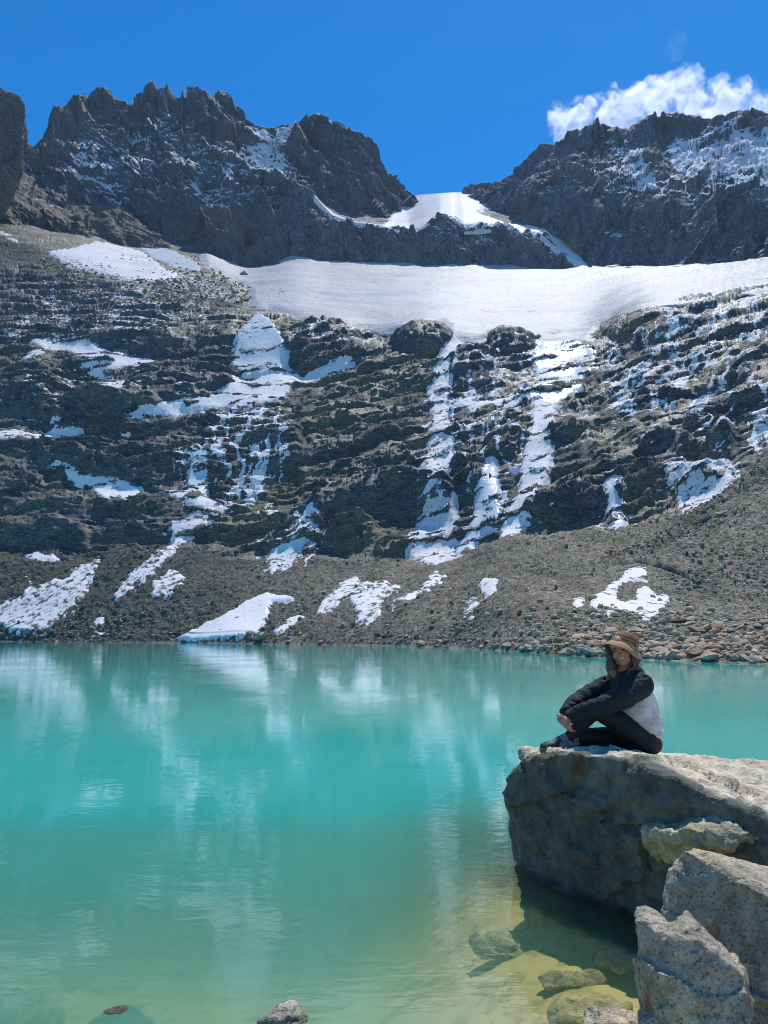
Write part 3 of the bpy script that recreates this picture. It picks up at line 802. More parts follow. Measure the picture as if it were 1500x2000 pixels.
PATCHES = [   # name, polygon, thickness, break-up, material, label
    ('snow_patch', [(90, 490), (150, 482), (190, 470), (235, 480), (270, 488), (300, 505), (322, 525), (352, 532), (340, 546), (300, 554), (260, 553), (215, 541), (170, 527), (125, 526), (112, 506)], 1.2, 0.4, M_SNOW, 'pinkish snow tongue below the brown buttress'),
    ('ice_cliff', [(252, 470), (300, 470), (342, 490), (390, 515), (394, 534), (345, 524), (300, 507)], 1.3, 0.5, M_ICE, 'shaded blue ice wall under dark debris beside the snow tongue'),
    ('snow_patch', [(262, 438), (285, 443), (322, 463), (302, 472), (258, 470), (250, 455)], 0.9, 0.4, M_DIRTY, 'small dirty pink snow fan at the foot of the jagged ridge'),
    ('snow_patch', [(56, 663), (129, 660), (175, 664), (198, 688), (224, 690), (269, 696), (315, 706), (335, 715), (297, 724), (266, 731), (252, 717), (210, 731), (189, 731), (154, 712), (140, 690), (119, 687), (105, 695), (70, 708), (42, 722), (59, 701), (84, 684)], 1.0, 0.45, M_SNOW, 'wide snow band on a shelf in the upper left rock'),
    ('snow_patch', [(172, 778), (185, 750), (215, 752), (245, 748), (270, 766), (240, 782), (212, 788), (195, 775)], 0.7, 0.7, M_SNOW, 'small broken snow scrap below the wide upper left band'),
    ('snow_patch', [(231, 838), (273, 813), (311, 796), (402, 783), (440, 768), (452, 738), (485, 742), (520, 724), (562, 713), (590, 727), (625, 713), (674, 703), (692, 708), (618, 734), (565, 754), (555, 773), (520, 787), (470, 803), (435, 797), (360, 808), (343, 817), (315, 809), (280, 817), (245, 836)], 1.3, 0.35, M_SNOW, 'long bright snow ramp running below the blue icefall'),
    ('icefall', [(500, 606), (520, 619), (546, 652), (564, 694), (560, 714), (520, 728), (478, 735), (453, 717), (455, 691), (470, 652)], 1.8, 0.5, M_ICE, 'bulging pale blue icefall left of centre under the glacier'),
    ('snow_patch', [(-120, 836), (0, 838), (35, 834), (63, 845), (94, 838), (105, 818), (157, 832), (150, 843), (115, 850), (60, 864), (0, 866), (-120, 862)], 1.0, 0.4, M_SNOW, 'flat snow strip on a ledge at the left edge'),
    ('snow_patch', [(96, 906), (122, 909), (168, 927), (210, 930), (259, 941), (275, 950), (266, 969), (245, 983), (231, 978), (234, 964), (206, 980), (182, 955), (168, 941), (140, 931)], 0.9, 0.4, M_CLEAN, 'snow strip ending in two short tongues on the left slope'),
    ('snow_patch', [(312, 958), (336, 958), (385, 969), (420, 979), (438, 986), (413, 998), (385, 998), (350, 987)], 0.8, 0.5, M_SNOW, 'snow sliver at the foot of the black cliff at left'),
    ('frozen_waterfall', [(368, 905), (407, 880), (410, 862), (425, 865), (405, 905), (402, 965), (362, 974), (370, 930)], 1.0, 0.7, M_ICE, 'thin bluish frozen waterfall on the black left cliff'),
    ('snow_patch', [(455, 984), (405, 1000), (385, 1008), (330, 1025), (334, 1044), (343, 1055), (306, 1079), (271, 1114), (243, 1139), (224, 1169), (231, 1183), (268, 1151), (303, 1123), (338, 1081), (359, 1057), (387, 1036), (415, 1015), (458, 995)], 0.9, 0.75, M_SNOW, 'long diagonal snow streak descending through the left gully'),
    ('snow_patch', [(299, 1139), (330, 1114), (362, 1126), (355, 1150), (327, 1162), (299, 1172)], 0.7, 0.85, M_SNOW, 'small ragged snow patch beside the foot of the diagonal streak'),
    ('snow_patch', [(198, 1086), (194, 1118), (184, 1136), (170, 1161), (142, 1197), (107, 1218), (72, 1242), (35, 1249), (12, 1239), (16, 1225), (-40, 1215), (-20, 1195), (21, 1175), (50, 1165), (58, 1137), (73, 1151), (91, 1144), (105, 1137), (140, 1133), (147, 1116), (175, 1102)], 0.9, 0.85, M_SNOW, 'large speckled snow fan reaching the lake at the left'),
    ('snow_patch', [(178, 1222), (190, 1208), (205, 1200), (200, 1225), (185, 1240)], 0.5, 0.5, M_SNOW, 'tiny snow remnant by the water right of the left fan'),
    ('snow_patch', [(45, 1084), (75, 1080), (112, 1085), (110, 1097), (70, 1096)], 0.6, 0.6, M_CLEAN, 'thin snow line under the dark bulge at far left'),
    ('snow_bank', [(336, 1255), (360, 1239), (390, 1224), (448, 1195), (485, 1173), (520, 1162), (569, 1166), (581, 1176), (555, 1179), (527, 1183), (526, 1203), (515, 1224), (504, 1241), (487, 1254)], 1.3, 0.3, M_CLEAN, 'clean white snow bank sloping into the far water'),
    ('snow_patch', [(532, 1246), (555, 1218), (576, 1207), (602, 1203), (585, 1220), (550, 1246)], 0.7, 0.5, M_SNOW, 'narrow snow strip just right of the white bank'),
    ('snow_patch', [(618, 1207), (632, 1176), (656, 1158), (667, 1140), (695, 1126), (704, 1145), (716, 1140), (730, 1147), (758, 1137), (763, 1158), (774, 1151), (796, 1162), (749, 1168), (749, 1197), (725, 1218), (689, 1221), (702, 1209), (688, 1195), (691, 1181), (674, 1178), (646, 1200)], 0.8, 0.75, M_CLEAN, 'comb shaped snow patch on the scree at the middle'),
    ('snow_patch', [(752, 1197), (782, 1174), (821, 1159), (842, 1134), (852, 1123), (876, 1134), (853, 1150), (817, 1169), (793, 1186)], 0.7, 0.55, M_CLEAN, 'curved snow strip right of the comb shaped patch'),
    ('snow_patch', [(943, 1134), (978, 1135), (970, 1158), (948, 1172), (939, 1155)], 0.6, 0.6, M_CLEAN, 'lone small snow patch on the scree right of the middle'),
    ('snow_patch', [(905, 1210), (918, 1180), (930, 1165), (934, 1180), (918, 1213)], 0.5, 0.9, M_SNOW, 'faint broken snow scrap below the lone small patch'),
    ('snow_patch', [(1146, 1184), (1177, 1164), (1192, 1145), (1214, 1134), (1217, 1120), (1240, 1106), (1264, 1111), (1267, 1141), (1243, 1142), (1229, 1140), (1214, 1144), (1207, 1166), (1203, 1180), (1214, 1187), (1240, 1180), (1243, 1156), (1265, 1152), (1282, 1171), (1308, 1170), (1304, 1195), (1273, 1222), (1236, 1211), (1214, 1207), (1188, 1214), (1166, 1203)], 0.5, 0.45, M_CLEAN, 'arched white snow patch above the rubble behind the woman'),
    ('snow_patch', [(1117, 1179), (1140, 1173), (1145, 1189), (1121, 1193)], 0.4, 0.3, M_CLEAN, 'small square snow scrap left of the arched patch'),
    ('frozen_waterfall', [(878, 668), (920, 668), (900, 690), (880, 705), (877, 740), (880, 775), (874, 815), (888, 890), (890, 935), (862, 940), (825, 925), (835, 890), (846, 815), (837, 770), (852, 718), (870, 690)], 0.9, 0.65, M_SNOW, 'long broken ice streak falling from the glacier at the middle'),
    ('snow_patch', [(791, 1024), (815, 1016), (838, 965), (888, 965), (890, 1008), (890, 1090), (848, 1114), (820, 1097), (796, 1082)], 0.9, 0.55, M_DIRTY, 'grey snow apron at the foot of the middle ice streak'),
    ('frozen_waterfall', [(955, 893), (970, 903), (975, 975), (978, 1002), (952, 1032), (927, 1052), (890, 1088), (882, 1066), (914, 1030), (924, 990), (934, 950)], 0.9, 0.45, M_ICE, 'short bright ice chute joining the grey apron from the right'),
    ('icefall', [(1055, 662), (1150, 662), (1174, 715), (1142, 737), (1142, 762), (1107, 787), (1080, 802), (1028, 792), (1048, 740), (1038, 700)], 1.1, 0.5, M_ICE, 'broad mottled icefall spilling from the glacier right of centre'),
    ('frozen_waterfall', [(1040, 785), (1088, 788), (1082, 830), (1077, 890), (1070, 925), (1045, 962), (1026, 1012), (1002, 1048), (973, 1048), (984, 1000), (1013, 960), (1018, 900), (1038, 840)], 0.9, 0.5, M_SNOW, 'long ice streak descending below the broad icefall'),
    ('snow_patch', [(885, 790), (905, 773), (950, 783), (1010, 780), (1050, 773), (1052, 787), (1000, 797), (950, 795), (920, 802)], 0.7, 0.35, M_CLEAN, 'thin snow ledge between the two long ice streaks'),
    ('frozen_waterfall', [(1175, 937), (1203, 917), (1212, 937), (1209, 963), (1216, 1003), (1226, 1030), (1199, 1040), (1183, 1003), (1186, 967)], 0.7, 0.5, M_ICE, 'pale ice cone hanging over the cliff right of centre'),
    ('frozen_waterfall', [(1296, 919), (1317, 898), (1372, 886), (1424, 890), (1440, 923), (1434, 952), (1403, 983), (1335, 1012), (1320, 985), (1313, 952)], 0.8, 0.9, M_SNOW, 'ragged curtain of icicles on the right cliff band'),
    ('snow_patch', [(525, 1120), (520, 1090), (545, 1065), (575, 1045), (598, 1000), (612, 985), (622, 1005), (600, 1055), (602, 1080), (580, 1100), (545, 1110), (535, 1128)], 0.8, 0.55, M_ICE, 'bluish snow tongue on the slope left of the ochre outcrop'),
    ('snow_patch', [(-20, 640), (0, 644), (36, 652), (30, 660), (0, 655), (-20, 655)], 0.7, 0.3, M_CLEAN, 'thin bright snow ledge at the upper left edge'),
    ('snow_patch', [(0, 452), (12, 455), (40, 475), (36, 482), (0, 462), (-30, 445)], 0.8, 0.3, M_CLEAN, 'sliver of snow under the buttress at the left edge'),
]
for k, (nm, poly, th, br, mat, lab) in enumerate(PATCHES):
    snow_patch(nm, slope, [poly], th * 0.5, br * 1.35, mat, lab, cat=nm.replace('_', ' '), group=SNOW_GROUP if nm == 'snow_patch' else None,
               seed=k * 3, soft=2, blr=(7, 5), scale=0.55)
#@@TERRAIN_END

# ---------------------------------------------------------------- lake
def lake_depth(x, y):
    d = 0.06 + 0.07 * np.clip(y - 3.0, 0, 2.0) + 0.20 * np.clip(y - 4.8, 0, 60)
    wl = np.clip((1.05 - x) / 1.5, 0, 1)
    d = d + 0.62 * wl * wl * (3 - 2 * wl) * np.clip((y - 2.2) / 1.2, 0, 1)
    return np.clip(d, 0.02, 3.2)


nt = NT('glacial_lake_water')
dep = nt.attr('depth')
turq = nt.mix(nt.ramp(nt.noise(0.09, 3, 0.5), 0.35, 0.7), (0.045, 0.47, 0.385), (0.068, 0.52, 0.45))
silt = nt.ramp(nt.math('ADD', dep, nt.math('MULTIPLY', nt.math('SUBTRACT', nt.noise(0.5, 3, 0.5), 0.5), 0.8)), -0.15, 1.7)
turq = nt.mix(silt, (0.19, 0.42, 0.24), turq)
dif = nt.n('ShaderNodeSubsurfaceScattering', falloff='BURLEY', Color=turq, Scale=1.0, Radius=(0.25, 0.55, 0.5))
trn = nt.n('ShaderNodeBsdfTransparent', Color=(0.93, 0.97, 0.84))
opac = nt.math('SUBTRACT', 1.0, nt.math('EXPONENT', nt.math('MULTIPLY', dep, -0.95)))
body = nt.n('ShaderNodeMixShader')
nt.set(body.inputs[0], opac); nt.set(body.inputs[1], trn.outputs[0]); nt.set(body.inputs[2], dif.outputs[0])
r1 = nt.noise(1.0, 3, 0.6, nt.scaled((2.2, 5.5, 1)), 0.4)
r2 = nt.noise(1.0, 2, 0.5, nt.scaled((7.0, 15.0, 1)), 0.3)
r3 = nt.noise(1.0, 2, 0.5, nt.scaled((0.35, 0.8, 1)))
calm = nt.ramp(nt.noise(0.22, 2, 0.5), 0.38, 0.62, 0.35, 1.0)
hgt = nt.math('ADD', nt.math('MULTIPLY', r1, 0.6), nt.math('MULTIPLY', r2, 0.16))
hgt = nt.math('MULTIPLY', hgt, calm)
hgt = nt.math('ADD', hgt, nt.math('MULTIPLY', r3, 0.5))
bmp = nt.bump(hgt, 1.0, 0.0058)
gls = nt.n('ShaderNodeBsdfGlossy', Roughness=0.03, Color=(1, 1, 1)); nt.set(gls.inputs['Normal'], bmp)
fr = nt.n('ShaderNodeFresnel', IOR=1.42); nt.set(fr.inputs['Normal'], bmp)
fin = nt.n('ShaderNodeMixShader')
nt.set(fin.inputs[0], fr.outputs[0]); nt.set(fin.inputs[1], body.outputs[0]); nt.set(fin.inputs[2], gls.outputs[0])
nt.set(nt.out.inputs['Surface'], fin.outputs[0])
M_WATER = nt.m
gx = np.concatenate([np.linspace(-260, -8, 40), np.linspace(-7.8, 7.8, 157), np.linspace(8, 260, 40)])
gy = np.concatenate([np.linspace(-6, 10, 161), np.linspace(10.5, 20, 20), np.linspace(22, 150, 40)])
GX, GY = np.meshgrid(gx, gy)
dl = lake_depth(GX, GY)
tag(link_mesh('lake_water', np.stack([GX, GY, 0 * GX], -1).reshape(-1, 3), grid_faces(*GX.shape), M_WATER, smooth=True, attrs={'depth': dl + 0.35 * np.clip(GY - 6.5, 0, 30)}),
    'turquoise glacial lake with ripples and reflections of snow', 'lake', kind='structure')

nt = NT('lakebed_sand')
n1 = nt.noise(1.6, 5, 0.6)
col = nt.mix(nt.ramp(n1, 0.35, 0.7), (0.52, 0.40, 0.18), (0.64, 0.51, 0.26))
col = nt.mix(nt.math('MULTIPLY', nt.ramp(nt.noise(5.0, 4, 0.65), 0.52, 0.62), 0.55), col, (0.20, 0.16, 0.07))
nt.principled(Base_Color=col, Roughness=0.9)
M_BED = nt.m
bz = -dl + 0.05 * fbm(np.stack([GX * 1.2, GY * 1.2, 0 * GX], -1), 4, 900) * (GY < 12)
bz = np.minimum(bz, -0.015)
tag(link_mesh('lakebed', np.stack([GX, GY, bz], -1).reshape(-1, 3), grid_faces(*GX.shape), M_BED, smooth=True),
    'sandy lake bottom seen through the shallow water', 'lakebed', kind='structure')


# ---------------------------------------------------------------- rocks
def evaluated(o):
    dg = bpy.context.evaluated_depsgraph_get()
    return bpy.data.meshes.new_from_object(o.evaluated_get(dg))


def remeshed(bm, voxel, smooth=0, fac=0.5):
    me = bpy.data.meshes.new('tmp')
    bm.to_mesh(me)
    bm.free()
    o = bpy.data.objects.new('tmp', me)
    COL.objects.link(o)
    md = o.modifiers.new('r', 'REMESH'); md.mode = 'VOXEL'; md.voxel_size = voxel
    if smooth:
        ms = o.modifiers.new('s', 'SMOOTH'); ms.factor = fac; ms.iterations = smooth
    out = evaluated(o)
    bpy.data.objects.remove(o)
    bpy.data.meshes.remove(me)
    return out


def co_no(me):
    n = len(me.vertices)
    c = np.empty(n * 3, np.float32); me.vertices.foreach_get('co', c)
    nn = np.empty(n * 3, np.float32); me.vertices.foreach_get('normal', nn)
    return c.reshape(-1, 3), nn.reshape(-1, 3)


def put(me, c):
    me.vertices.foreach_set('co', np.asarray(c, np.float32).ravel())
    me.update()


def hull_into(bm, pts):
    b2 = bmesh.new()
    for p_ in pts:
        b2.verts.new(p_)
    bmesh.ops.convex_hull(b2, input=b2.verts)
    loose = [v_ for v_ in b2.verts if not v_.link_faces]
    bmesh.ops.delete(b2, geom=loose, context='VERTS')
    bmesh.ops.recalc_face_normals(b2, faces=b2.faces)
    t = bpy.data.meshes.new('t'); b2.to_mesh(t); b2.free()
    bm.from_mesh(t); bpy.data.meshes.remove(t)


def boulder(name, hulls, voxel, mat, label, seed, amps=((0.6, 0.05), (0.18, 0.02), (0.05, 0.006)), strata=0.0, dents=(), group=None, kind=None, smooth=2, facets=((0.30, 0.026), (0.11, 0.010), (0.045, 0.004)), zf=0.6):
    bm = bmesh.new()
    for h in hulls:
        hull_into(bm, h)
    me = remeshed(bm, voxel, smooth)
    c, n = co_no(me)
    d_ = np.zeros(len(c))
    for k, (sc, a) in enumerate(amps):
        d_ += a * (ridged(c / sc, 3, seed + 7 * k) if k % 2 else fbm(c / sc, 3, seed + 7 * k))
    # broken facets
    q = c + 0.16 * facets[0][0] * np.stack([fbm(c / (facets[0][0] * 0.8), 3, seed + 90 + k_) for k_ in range(3)], -1)
    for (bs, ba) in facets:
        d_ += ba * blocks(q / np.array([bs, bs, bs * zf]), seed + 91)
    if strata:
        hh = c[:, 2] - 0.18 * c[:, 0] + 0.05 * fbm(c / 0.4, 3, seed + 70)
        d_ += strata * saw(hh / 0.13) * sstep(-0.1, 0.3, fbm(c / 0.5, 2, seed + 71))
    for (dp, r_, a) in dents:
        d_ -= a * np.exp(-(np.linalg.norm(c - np.array(dp), axis=1) / r_) ** 2)
    put(me, c + n * d_[:, None])
    me.materials.clear(); me.materials.append(mat)
    me.polygons.foreach_set('use_smooth', np.ones(len(me.polygons), bool)); me.update()
    me.name = name
    o = bpy.data.objects.new(name, me); COL.objects.link(o)
    return tag(o, label, 'boulder', group, kind)


def boulder_material(name, base, dark, lichen, rust, speck, scale=1.0, rust_spots=(), wetline=True, shade_face=None):
    nt = NT(name)
    n1 = nt.noise(2.2 * scale, 6, 0.65)
    n2 = nt.noise(11 * scale, 5, 0.7)
    n3 = nt.noise(70 * scale, 2, 0.6)
    col = nt.mix(nt.ramp(n1, 0.35, 0.68), dark, base)
    col = nt.mix(nt.math('MULTIPLY', nt.ramp(nt.noise(1.4 * scale, 5, 0.6, None, 0.5), 0.50, 0.66), 0.75), col, lichen)
    col = nt.mix(nt.ramp(n2, 0.3, 0.75), nt.mix(1.0, col, (0.58, 0.58, 0.58), 'MULTIPLY'), nt.mix(1.0, col, (1.38, 1.37, 1.33), 'MULTIPLY'))
    col = nt.mix(nt.math('MULTIPLY', nt.ramp(n3, 0.58, 0.66), speck), col, (0.03, 0.03, 0.032))
    col = nt.mix(nt.math('MULTIPLY', nt.ramp(n3, 0.40, 0.33), speck * 0.6), col, (0.6, 0.58, 0.54))
    if shade_face:  # greyer front face, with its shade also painted into the colour
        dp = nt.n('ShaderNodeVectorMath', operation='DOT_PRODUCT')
        nt.set(dp.inputs[0], nt.pos); dp.inputs[1].default_value = tuple(shade_face[0])
        dd = nt.math('SUBTRACT', shade_face[1], dp.outputs['Value'])
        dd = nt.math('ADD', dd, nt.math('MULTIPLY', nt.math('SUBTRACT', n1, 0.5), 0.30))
        grey_shade = nt.mix(nt.ramp(n1, 0.35, 0.68), (0.095, 0.100, 0.078), (0.175, 0.178, 0.135))
        grey_shade = nt.mix(nt.ramp(n2, 0.3, 0.75), nt.mix(1.0, grey_shade, (0.6, 0.6, 0.6), 'MULTIPLY'), nt.mix(1.0, grey_shade, (1.4, 1.4, 1.35), 'MULTIPLY'))
        col = nt.mix(nt.ramp(dd, 0.20, 0.08), col, grey_shade)
    for (pt, r_, st) in rust_spots:
        dv = nt.n('ShaderNodeVectorMath', operation='DISTANCE')
        nt.set(dv.inputs[0], nt.scaled((1, 1, 0.55))); dv.inputs[1].default_value = (pt[0], pt[1], pt[2] * 0.55)
        f = nt.ramp(nt.math('ADD', dv.outputs['Value'], nt.math('MULTIPLY', nt.math('SUBTRACT', n2, 0.5), r_ * 1.8)), r_, r_ * 0.25)
        col = nt.mix(nt.math('MULTIPLY', f, st), col, rust)
    if wetline:
        sz = nt.n('ShaderNodeSeparateXYZ'); nt.set(sz.inputs[0], nt.pos)
        f = nt.ramp(nt.math('ADD', sz.outputs[2], nt.math('MULTIPLY', n1, 0.06)), 0.10, 0.04)
        col = nt.mix(f, col, nt.mix(1.0, col, (0.45, 0.45, 0.42), 'MULTIPLY'))
    b = nt.bump(nt.math('ADD', n2, nt.math('MULTIPLY', n3, 0.35)), 1.0, 0.03 / scale)
    nt.principled(Base_Color=col, Roughness=0.82, Normal=b)
    return nt.m


def down(pt, z, dx=0.0, dy=0.0):
    return Vector((pt.x + dx, pt.y + dy, z))


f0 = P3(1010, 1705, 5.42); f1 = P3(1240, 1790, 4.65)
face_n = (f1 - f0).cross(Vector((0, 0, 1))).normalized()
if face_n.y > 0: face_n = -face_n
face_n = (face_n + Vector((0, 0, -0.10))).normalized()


def on_face(u_, v_, off=0.0):             # where the sight line to a traced rim point meets the boulder's overhanging front
    d_ = P3(u_, v_, 1.0) - Vector((0, 0, CAM_H))
    k_ = (f0 - Vector((0, 0, CAM_H))).dot(face_n) / d_.dot(face_n)
    return Vector((0, 0, CAM_H)) + d_ * k_ - face_n * off


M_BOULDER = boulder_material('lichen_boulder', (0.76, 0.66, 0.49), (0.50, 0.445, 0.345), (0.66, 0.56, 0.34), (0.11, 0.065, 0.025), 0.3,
                             rust_spots=[(on_face(1130, 1502), 0.08, 0.95), (on_face(1120, 1555), 0.10, 0.55)], shade_face=(face_n, f0.dot(face_n)))
f2 = on_face(1560, 1900)
main_pts = [f0, on_face(985, 1568, 0.03), on_face(990, 1530, 0.03), on_face(1012, 1512, 0.03), on_face(1036, 1480, 0.03), on_face(1075, 1470), on_face(1130, 1471), on_face(1225, 1486),
            on_face(1300, 1528), on_face(1395, 1560, 0.03), on_face(1450, 1598, 0.06), on_face(1520, 1690, 0.08),
            f1, f2, down(f0, -0.8, 0.12, 0.1), down(f1, -0.8, 0.1, 0.1), down(f2, -0.8),
            P3(1050, 1466, 5.9), P3(1285, 1471, 6.1), P3(1400, 1489, 6.0), P3(1500, 1496, 5.9), P3(1750, 1520, 5.8),
            down(P3(1050, 1466, 6.2), -0.8), down(P3(1750, 1500, 6.6), -0.8), P3(1750, 1700, 3.8), down(P3(1750, 1700, 3.8), -0.8)]
print('RIM', [tuple(round(c, 2) for c in q_) for q_ in main_pts])
chip = [P3(1021, 1467, 5.5), P3(1030, 1466, 5.55), P3(1058, 1474, 5.5), P3(1030, 1494, 5.45), P3(1050, 1490, 5.4), P3(1070, 1490, 5.5), P3(1022, 1470, 5.55)]
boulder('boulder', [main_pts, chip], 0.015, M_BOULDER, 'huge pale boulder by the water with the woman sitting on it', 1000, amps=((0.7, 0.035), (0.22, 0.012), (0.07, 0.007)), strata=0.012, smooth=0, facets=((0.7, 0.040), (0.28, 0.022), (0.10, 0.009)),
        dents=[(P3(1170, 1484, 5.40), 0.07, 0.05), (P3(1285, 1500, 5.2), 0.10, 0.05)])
sl_ = lambda u_, v_, o_: on_face(u_, v_, -(o_ * 0.8 + 0.06 if o_ > 0 else o_))
slab = [sl_(1273, 1612, 0.05), sl_(1290, 1609, 0.10), sl_(1350, 1607, 0.16), sl_(1388, 1601, 0.16), sl_(1440, 1611, 0.15), sl_(1456, 1636, 0.14), sl_(1447, 1656, 0.07),
        sl_(1390, 1652, 0.09), sl_(1335, 1648, 0.07), sl_(1292, 1674, 0.02), sl_(1276, 1655, 0.02), sl_(1275, 1612, -0.2), sl_(1300, 1602, -0.25), sl_(1450, 1600, -0.25), sl_(1460, 1640, -0.2), sl_(1290, 1672, -0.1), sl_(1440, 1665, -0.2)]
M_TAN = boulder_material('tan_lichen_rock', (0.52, 0.45, 0.30), (0.34, 0.30, 0.20), (0.52, 0.44, 0.22), (0.15, 0.08, 0.03), 0.3)
boulder('rock_slab', [slab], 0.014, M_TAN, 'tan lichen covered slab wedged on the shaded side of the huge boulder', 1100, amps=((0.3, 0.03), (0.12, 0.016), (0.05, 0.008)), strata=0.014, smooth=0, facets=((0.22, 0.025), (0.08, 0.012)))

rs1, rs2, rs3 = P3(1412, 1775, 3.2), P3(1345, 1905, 2.85), P3(1265, 1965, 2.85)
M_GRANITE = boulder_material('speckled_granite', (0.54, 0.46, 0.325), (0.34, 0.295, 0.215), (0.54, 0.44, 0.26), (0.20, 0.085, 0.025), 0.75, scale=1.2,
                             rust_spots=[(rs1, 0.07, 0.9), (rs2, 0.025, 0.9), (rs3, 0.03, 0.8)])
n1h = [P3(1335, 1657, 3.42), P3(1352, 1657, 3.55), P3(1410, 1690, 3.65), P3(1500, 1706, 3.75), P3(1750, 1760, 3.7), P3(1310, 1682, 3.55), P3(1292, 1786, 3.5), P3(1290, 1830, 3.45),
       P3(1425, 1722, 3.30), P3(1500, 1765, 3.14), P3(1700, 1850, 2.95), P3(1340, 1800, 3.36), P3(1300, 2100, 3.30), P3(1500, 2100, 3.0), P3(1750, 2150, 2.75),
       down(P3(1292, 1786, 3.6), -0.4), down(P3(1500, 2000, 3.0), -0.4), down(P3(1750, 1900, 3.9), -0.4), down(P3(1400, 1706, 3.95), -0.4), down(P3(1750, 1900, 2.7), -0.4)]
boulder('boulder', [n1h], 0.010, M_GRANITE, 'grey speckled granite boulder with rusty stain at the right edge', 1200, smooth=1, amps=((0.35, 0.010), (0.11, 0.006), (0.03, 0.003)), facets=((0.48, 0.030), (0.17, 0.010), (0.05, 0.004)))
n2a = [P3(1240, 1770, 2.98), P3(1262, 1767, 3.0), P3(1302, 1790, 2.95), P3(1280, 1818, 2.86), P3(1243, 1800, 2.93), P3(1252, 1860, 2.9), P3(1250, 2100, 2.88), P3(1310, 2100, 2.8), P3(1310, 1830, 2.84), P3(1300, 1800, 3.1), P3(1260, 1780, 3.12), down(P3(1260, 1790, 3.15), -0.4), down(P3(1250, 2000, 2.9), -0.4)]
n2b = [P3(1306, 1800, 2.9), P3(1345, 1776, 2.95), P3(1372, 1802, 2.9), P3(1382, 1832, 2.84), P3(1412, 1872, 2.8), P3(1455, 1905, 2.75), P3(1300, 1825, 2.83), P3(1340, 1812, 2.84), P3(1362, 1832, 2.80),
       P3(1460, 2100, 2.66), P3(1300, 2100, 2.76), P3(1340, 1776, 3.1), P3(1460, 1890, 3.0), down(P3(1320, 1790, 3.15), -0.4), down(P3(1460, 1900, 3.0), -0.4), P3(1255, 1900, 2.88), P3(1250, 2100, 2.86)]
boulder('boulder', [n2a, n2b], 0.009, M_GRANITE, smooth=0, seed=1300, label='notched two peaked granite boulder with brown rust spots in the lower right corner', amps=((0.3, 0.009), (0.09, 0.005), (0.03, 0.003)), facets=((0.40, 0.022), (0.15, 0.009), (0.05, 0.004)))
low = [P3(1148, 1992, 3.3), P3(1165, 1972, 3.35), P3(1200, 1968, 3.35), P3(1250, 1980, 3.3), P3(1262, 2030, 3.15), P3(1140, 2040, 3.2), P3(1200, 1972, 3.6), down(P3(1140, 2000, 3.4), -0.3), down(P3(1260, 2000, 3.5), -0.3)]
boulder('rock', [low], 0.009, M_GRANITE, 'low grey rock awash at the bottom beside the notched boulder', 1400, smooth=0, amps=((0.2, 0.02), (0.08, 0.01), (0.03, 0.004)))
tip = [P3(555, 1968, 3.45), P3(572, 1959, 3.5), P3(590, 1966, 3.48), P3(596, 1997, 3.4), P3(505, 1996, 3.4), P3(520, 1985, 3.45), P3(560, 1960, 3.62), down(P3(500, 1990, 3.4), -0.3), down(P3(610, 1990, 3.6), -0.3)]
M_WETROCK = boulder_material('shore_rock', (0.30, 0.27, 0.21), (0.15, 0.14, 0.10), (0.33, 0.28, 0.15), (0.15, 0.08, 0.03), 0.5, scale=1.5)
M_TIP = boulder_material('tip_rock', (0.62, 0.55, 0.44), (0.42, 0.37, 0.30), (0.42, 0.36, 0.22), (0.15, 0.08, 0.03), 0.5, scale=1.5)
boulder('rock', [tip], 0.007, M_TIP, 'small pointed rock tip poking out of the water at the bottom', 1450, amps=((0.12, 0.015), (0.05, 0.008), (0.02, 0.003)))


M_WET2 = boulder_material('drowned_rock', (0.46, 0.38, 0.23), (0.34, 0.28, 0.17), (0.42, 0.36, 0.2), (0.15, 0.08, 0.03), 0.3, scale=1.5, wetline=False)
M_WET3 = boulder_material('drowned_slab', (0.56, 0.47, 0.29), (0.42, 0.35, 0.21), (0.5, 0.42, 0.22), (0.15, 0.08, 0.03), 0.3, scale=1.5, wetline=False)


def sunk(name, u_, v_, zt, w_, l_, h_, rot, label, seed, mat):
    t = float(tan_el(np.float64(v_)))
    Y_ = (zt - CAM_H) / t
    c_ = P3(u_, v_, Y_)
    rng = random.Random(seed)
    pts = []
    for k in range(18):
        a = rng.uniform(0, 6.283); e = rng.uniform(-1, 1)
        q_ = math.sqrt(max(0, 1 - e * e))
        x_, y_, z_ = w_ * q_ * math.cos(a), l_ * q_ * math.sin(a), h_ * e
        pts.append(Vector((c_.x + x_ * math.cos(rot) - y_ * math.sin(rot), c_.y + x_ * math.sin(rot) + y_ * math.cos(rot), zt - h_ * 0.8 + z_)))
    return boulder(name, [pts], max(0.012, w_ / 40), mat, label, seed, amps=((0.3, 0.02), (0.1, 0.008), (0.04, 0.003)))


sunk('rock', 205, 1982, -0.012, 0.24, 0.14, 0.12, 0.2, 'mossy brown rock under water at the lower left', 1501, M_WETROCK)
sunk('rock', 1000, 1830, -0.17, 0.26, 0.16, 0.07, -0.3, 'dim submerged rock left of the huge boulder shadow', 1502, M_WET2)
sunk('rock', 1215, 1853, -0.04, 0.17, 0.12, 0.05, -0.5, 'tan slab just under water beside the notched boulder', 1503, M_WET3)
sunk('rock', 1120, 1900, -0.10, 0.20, 0.12, 0.05, 0.1, 'wide dim submerged stone in the sandy shallows', 1505, M_WET2)
sunk('rock', 1150, 1962, -0.07, 0.22, 0.12, 0.04, 0.2, 'pale submerged slab above the low grey rock', 1506, M_WET3)
sunk('rock', 20, 1945, -0.20, 0.26, 0.22, 0.2, 0.3, 'faint submerged rock at the lower left edge', 1508, M_WET2)
#@@ROCKS_END

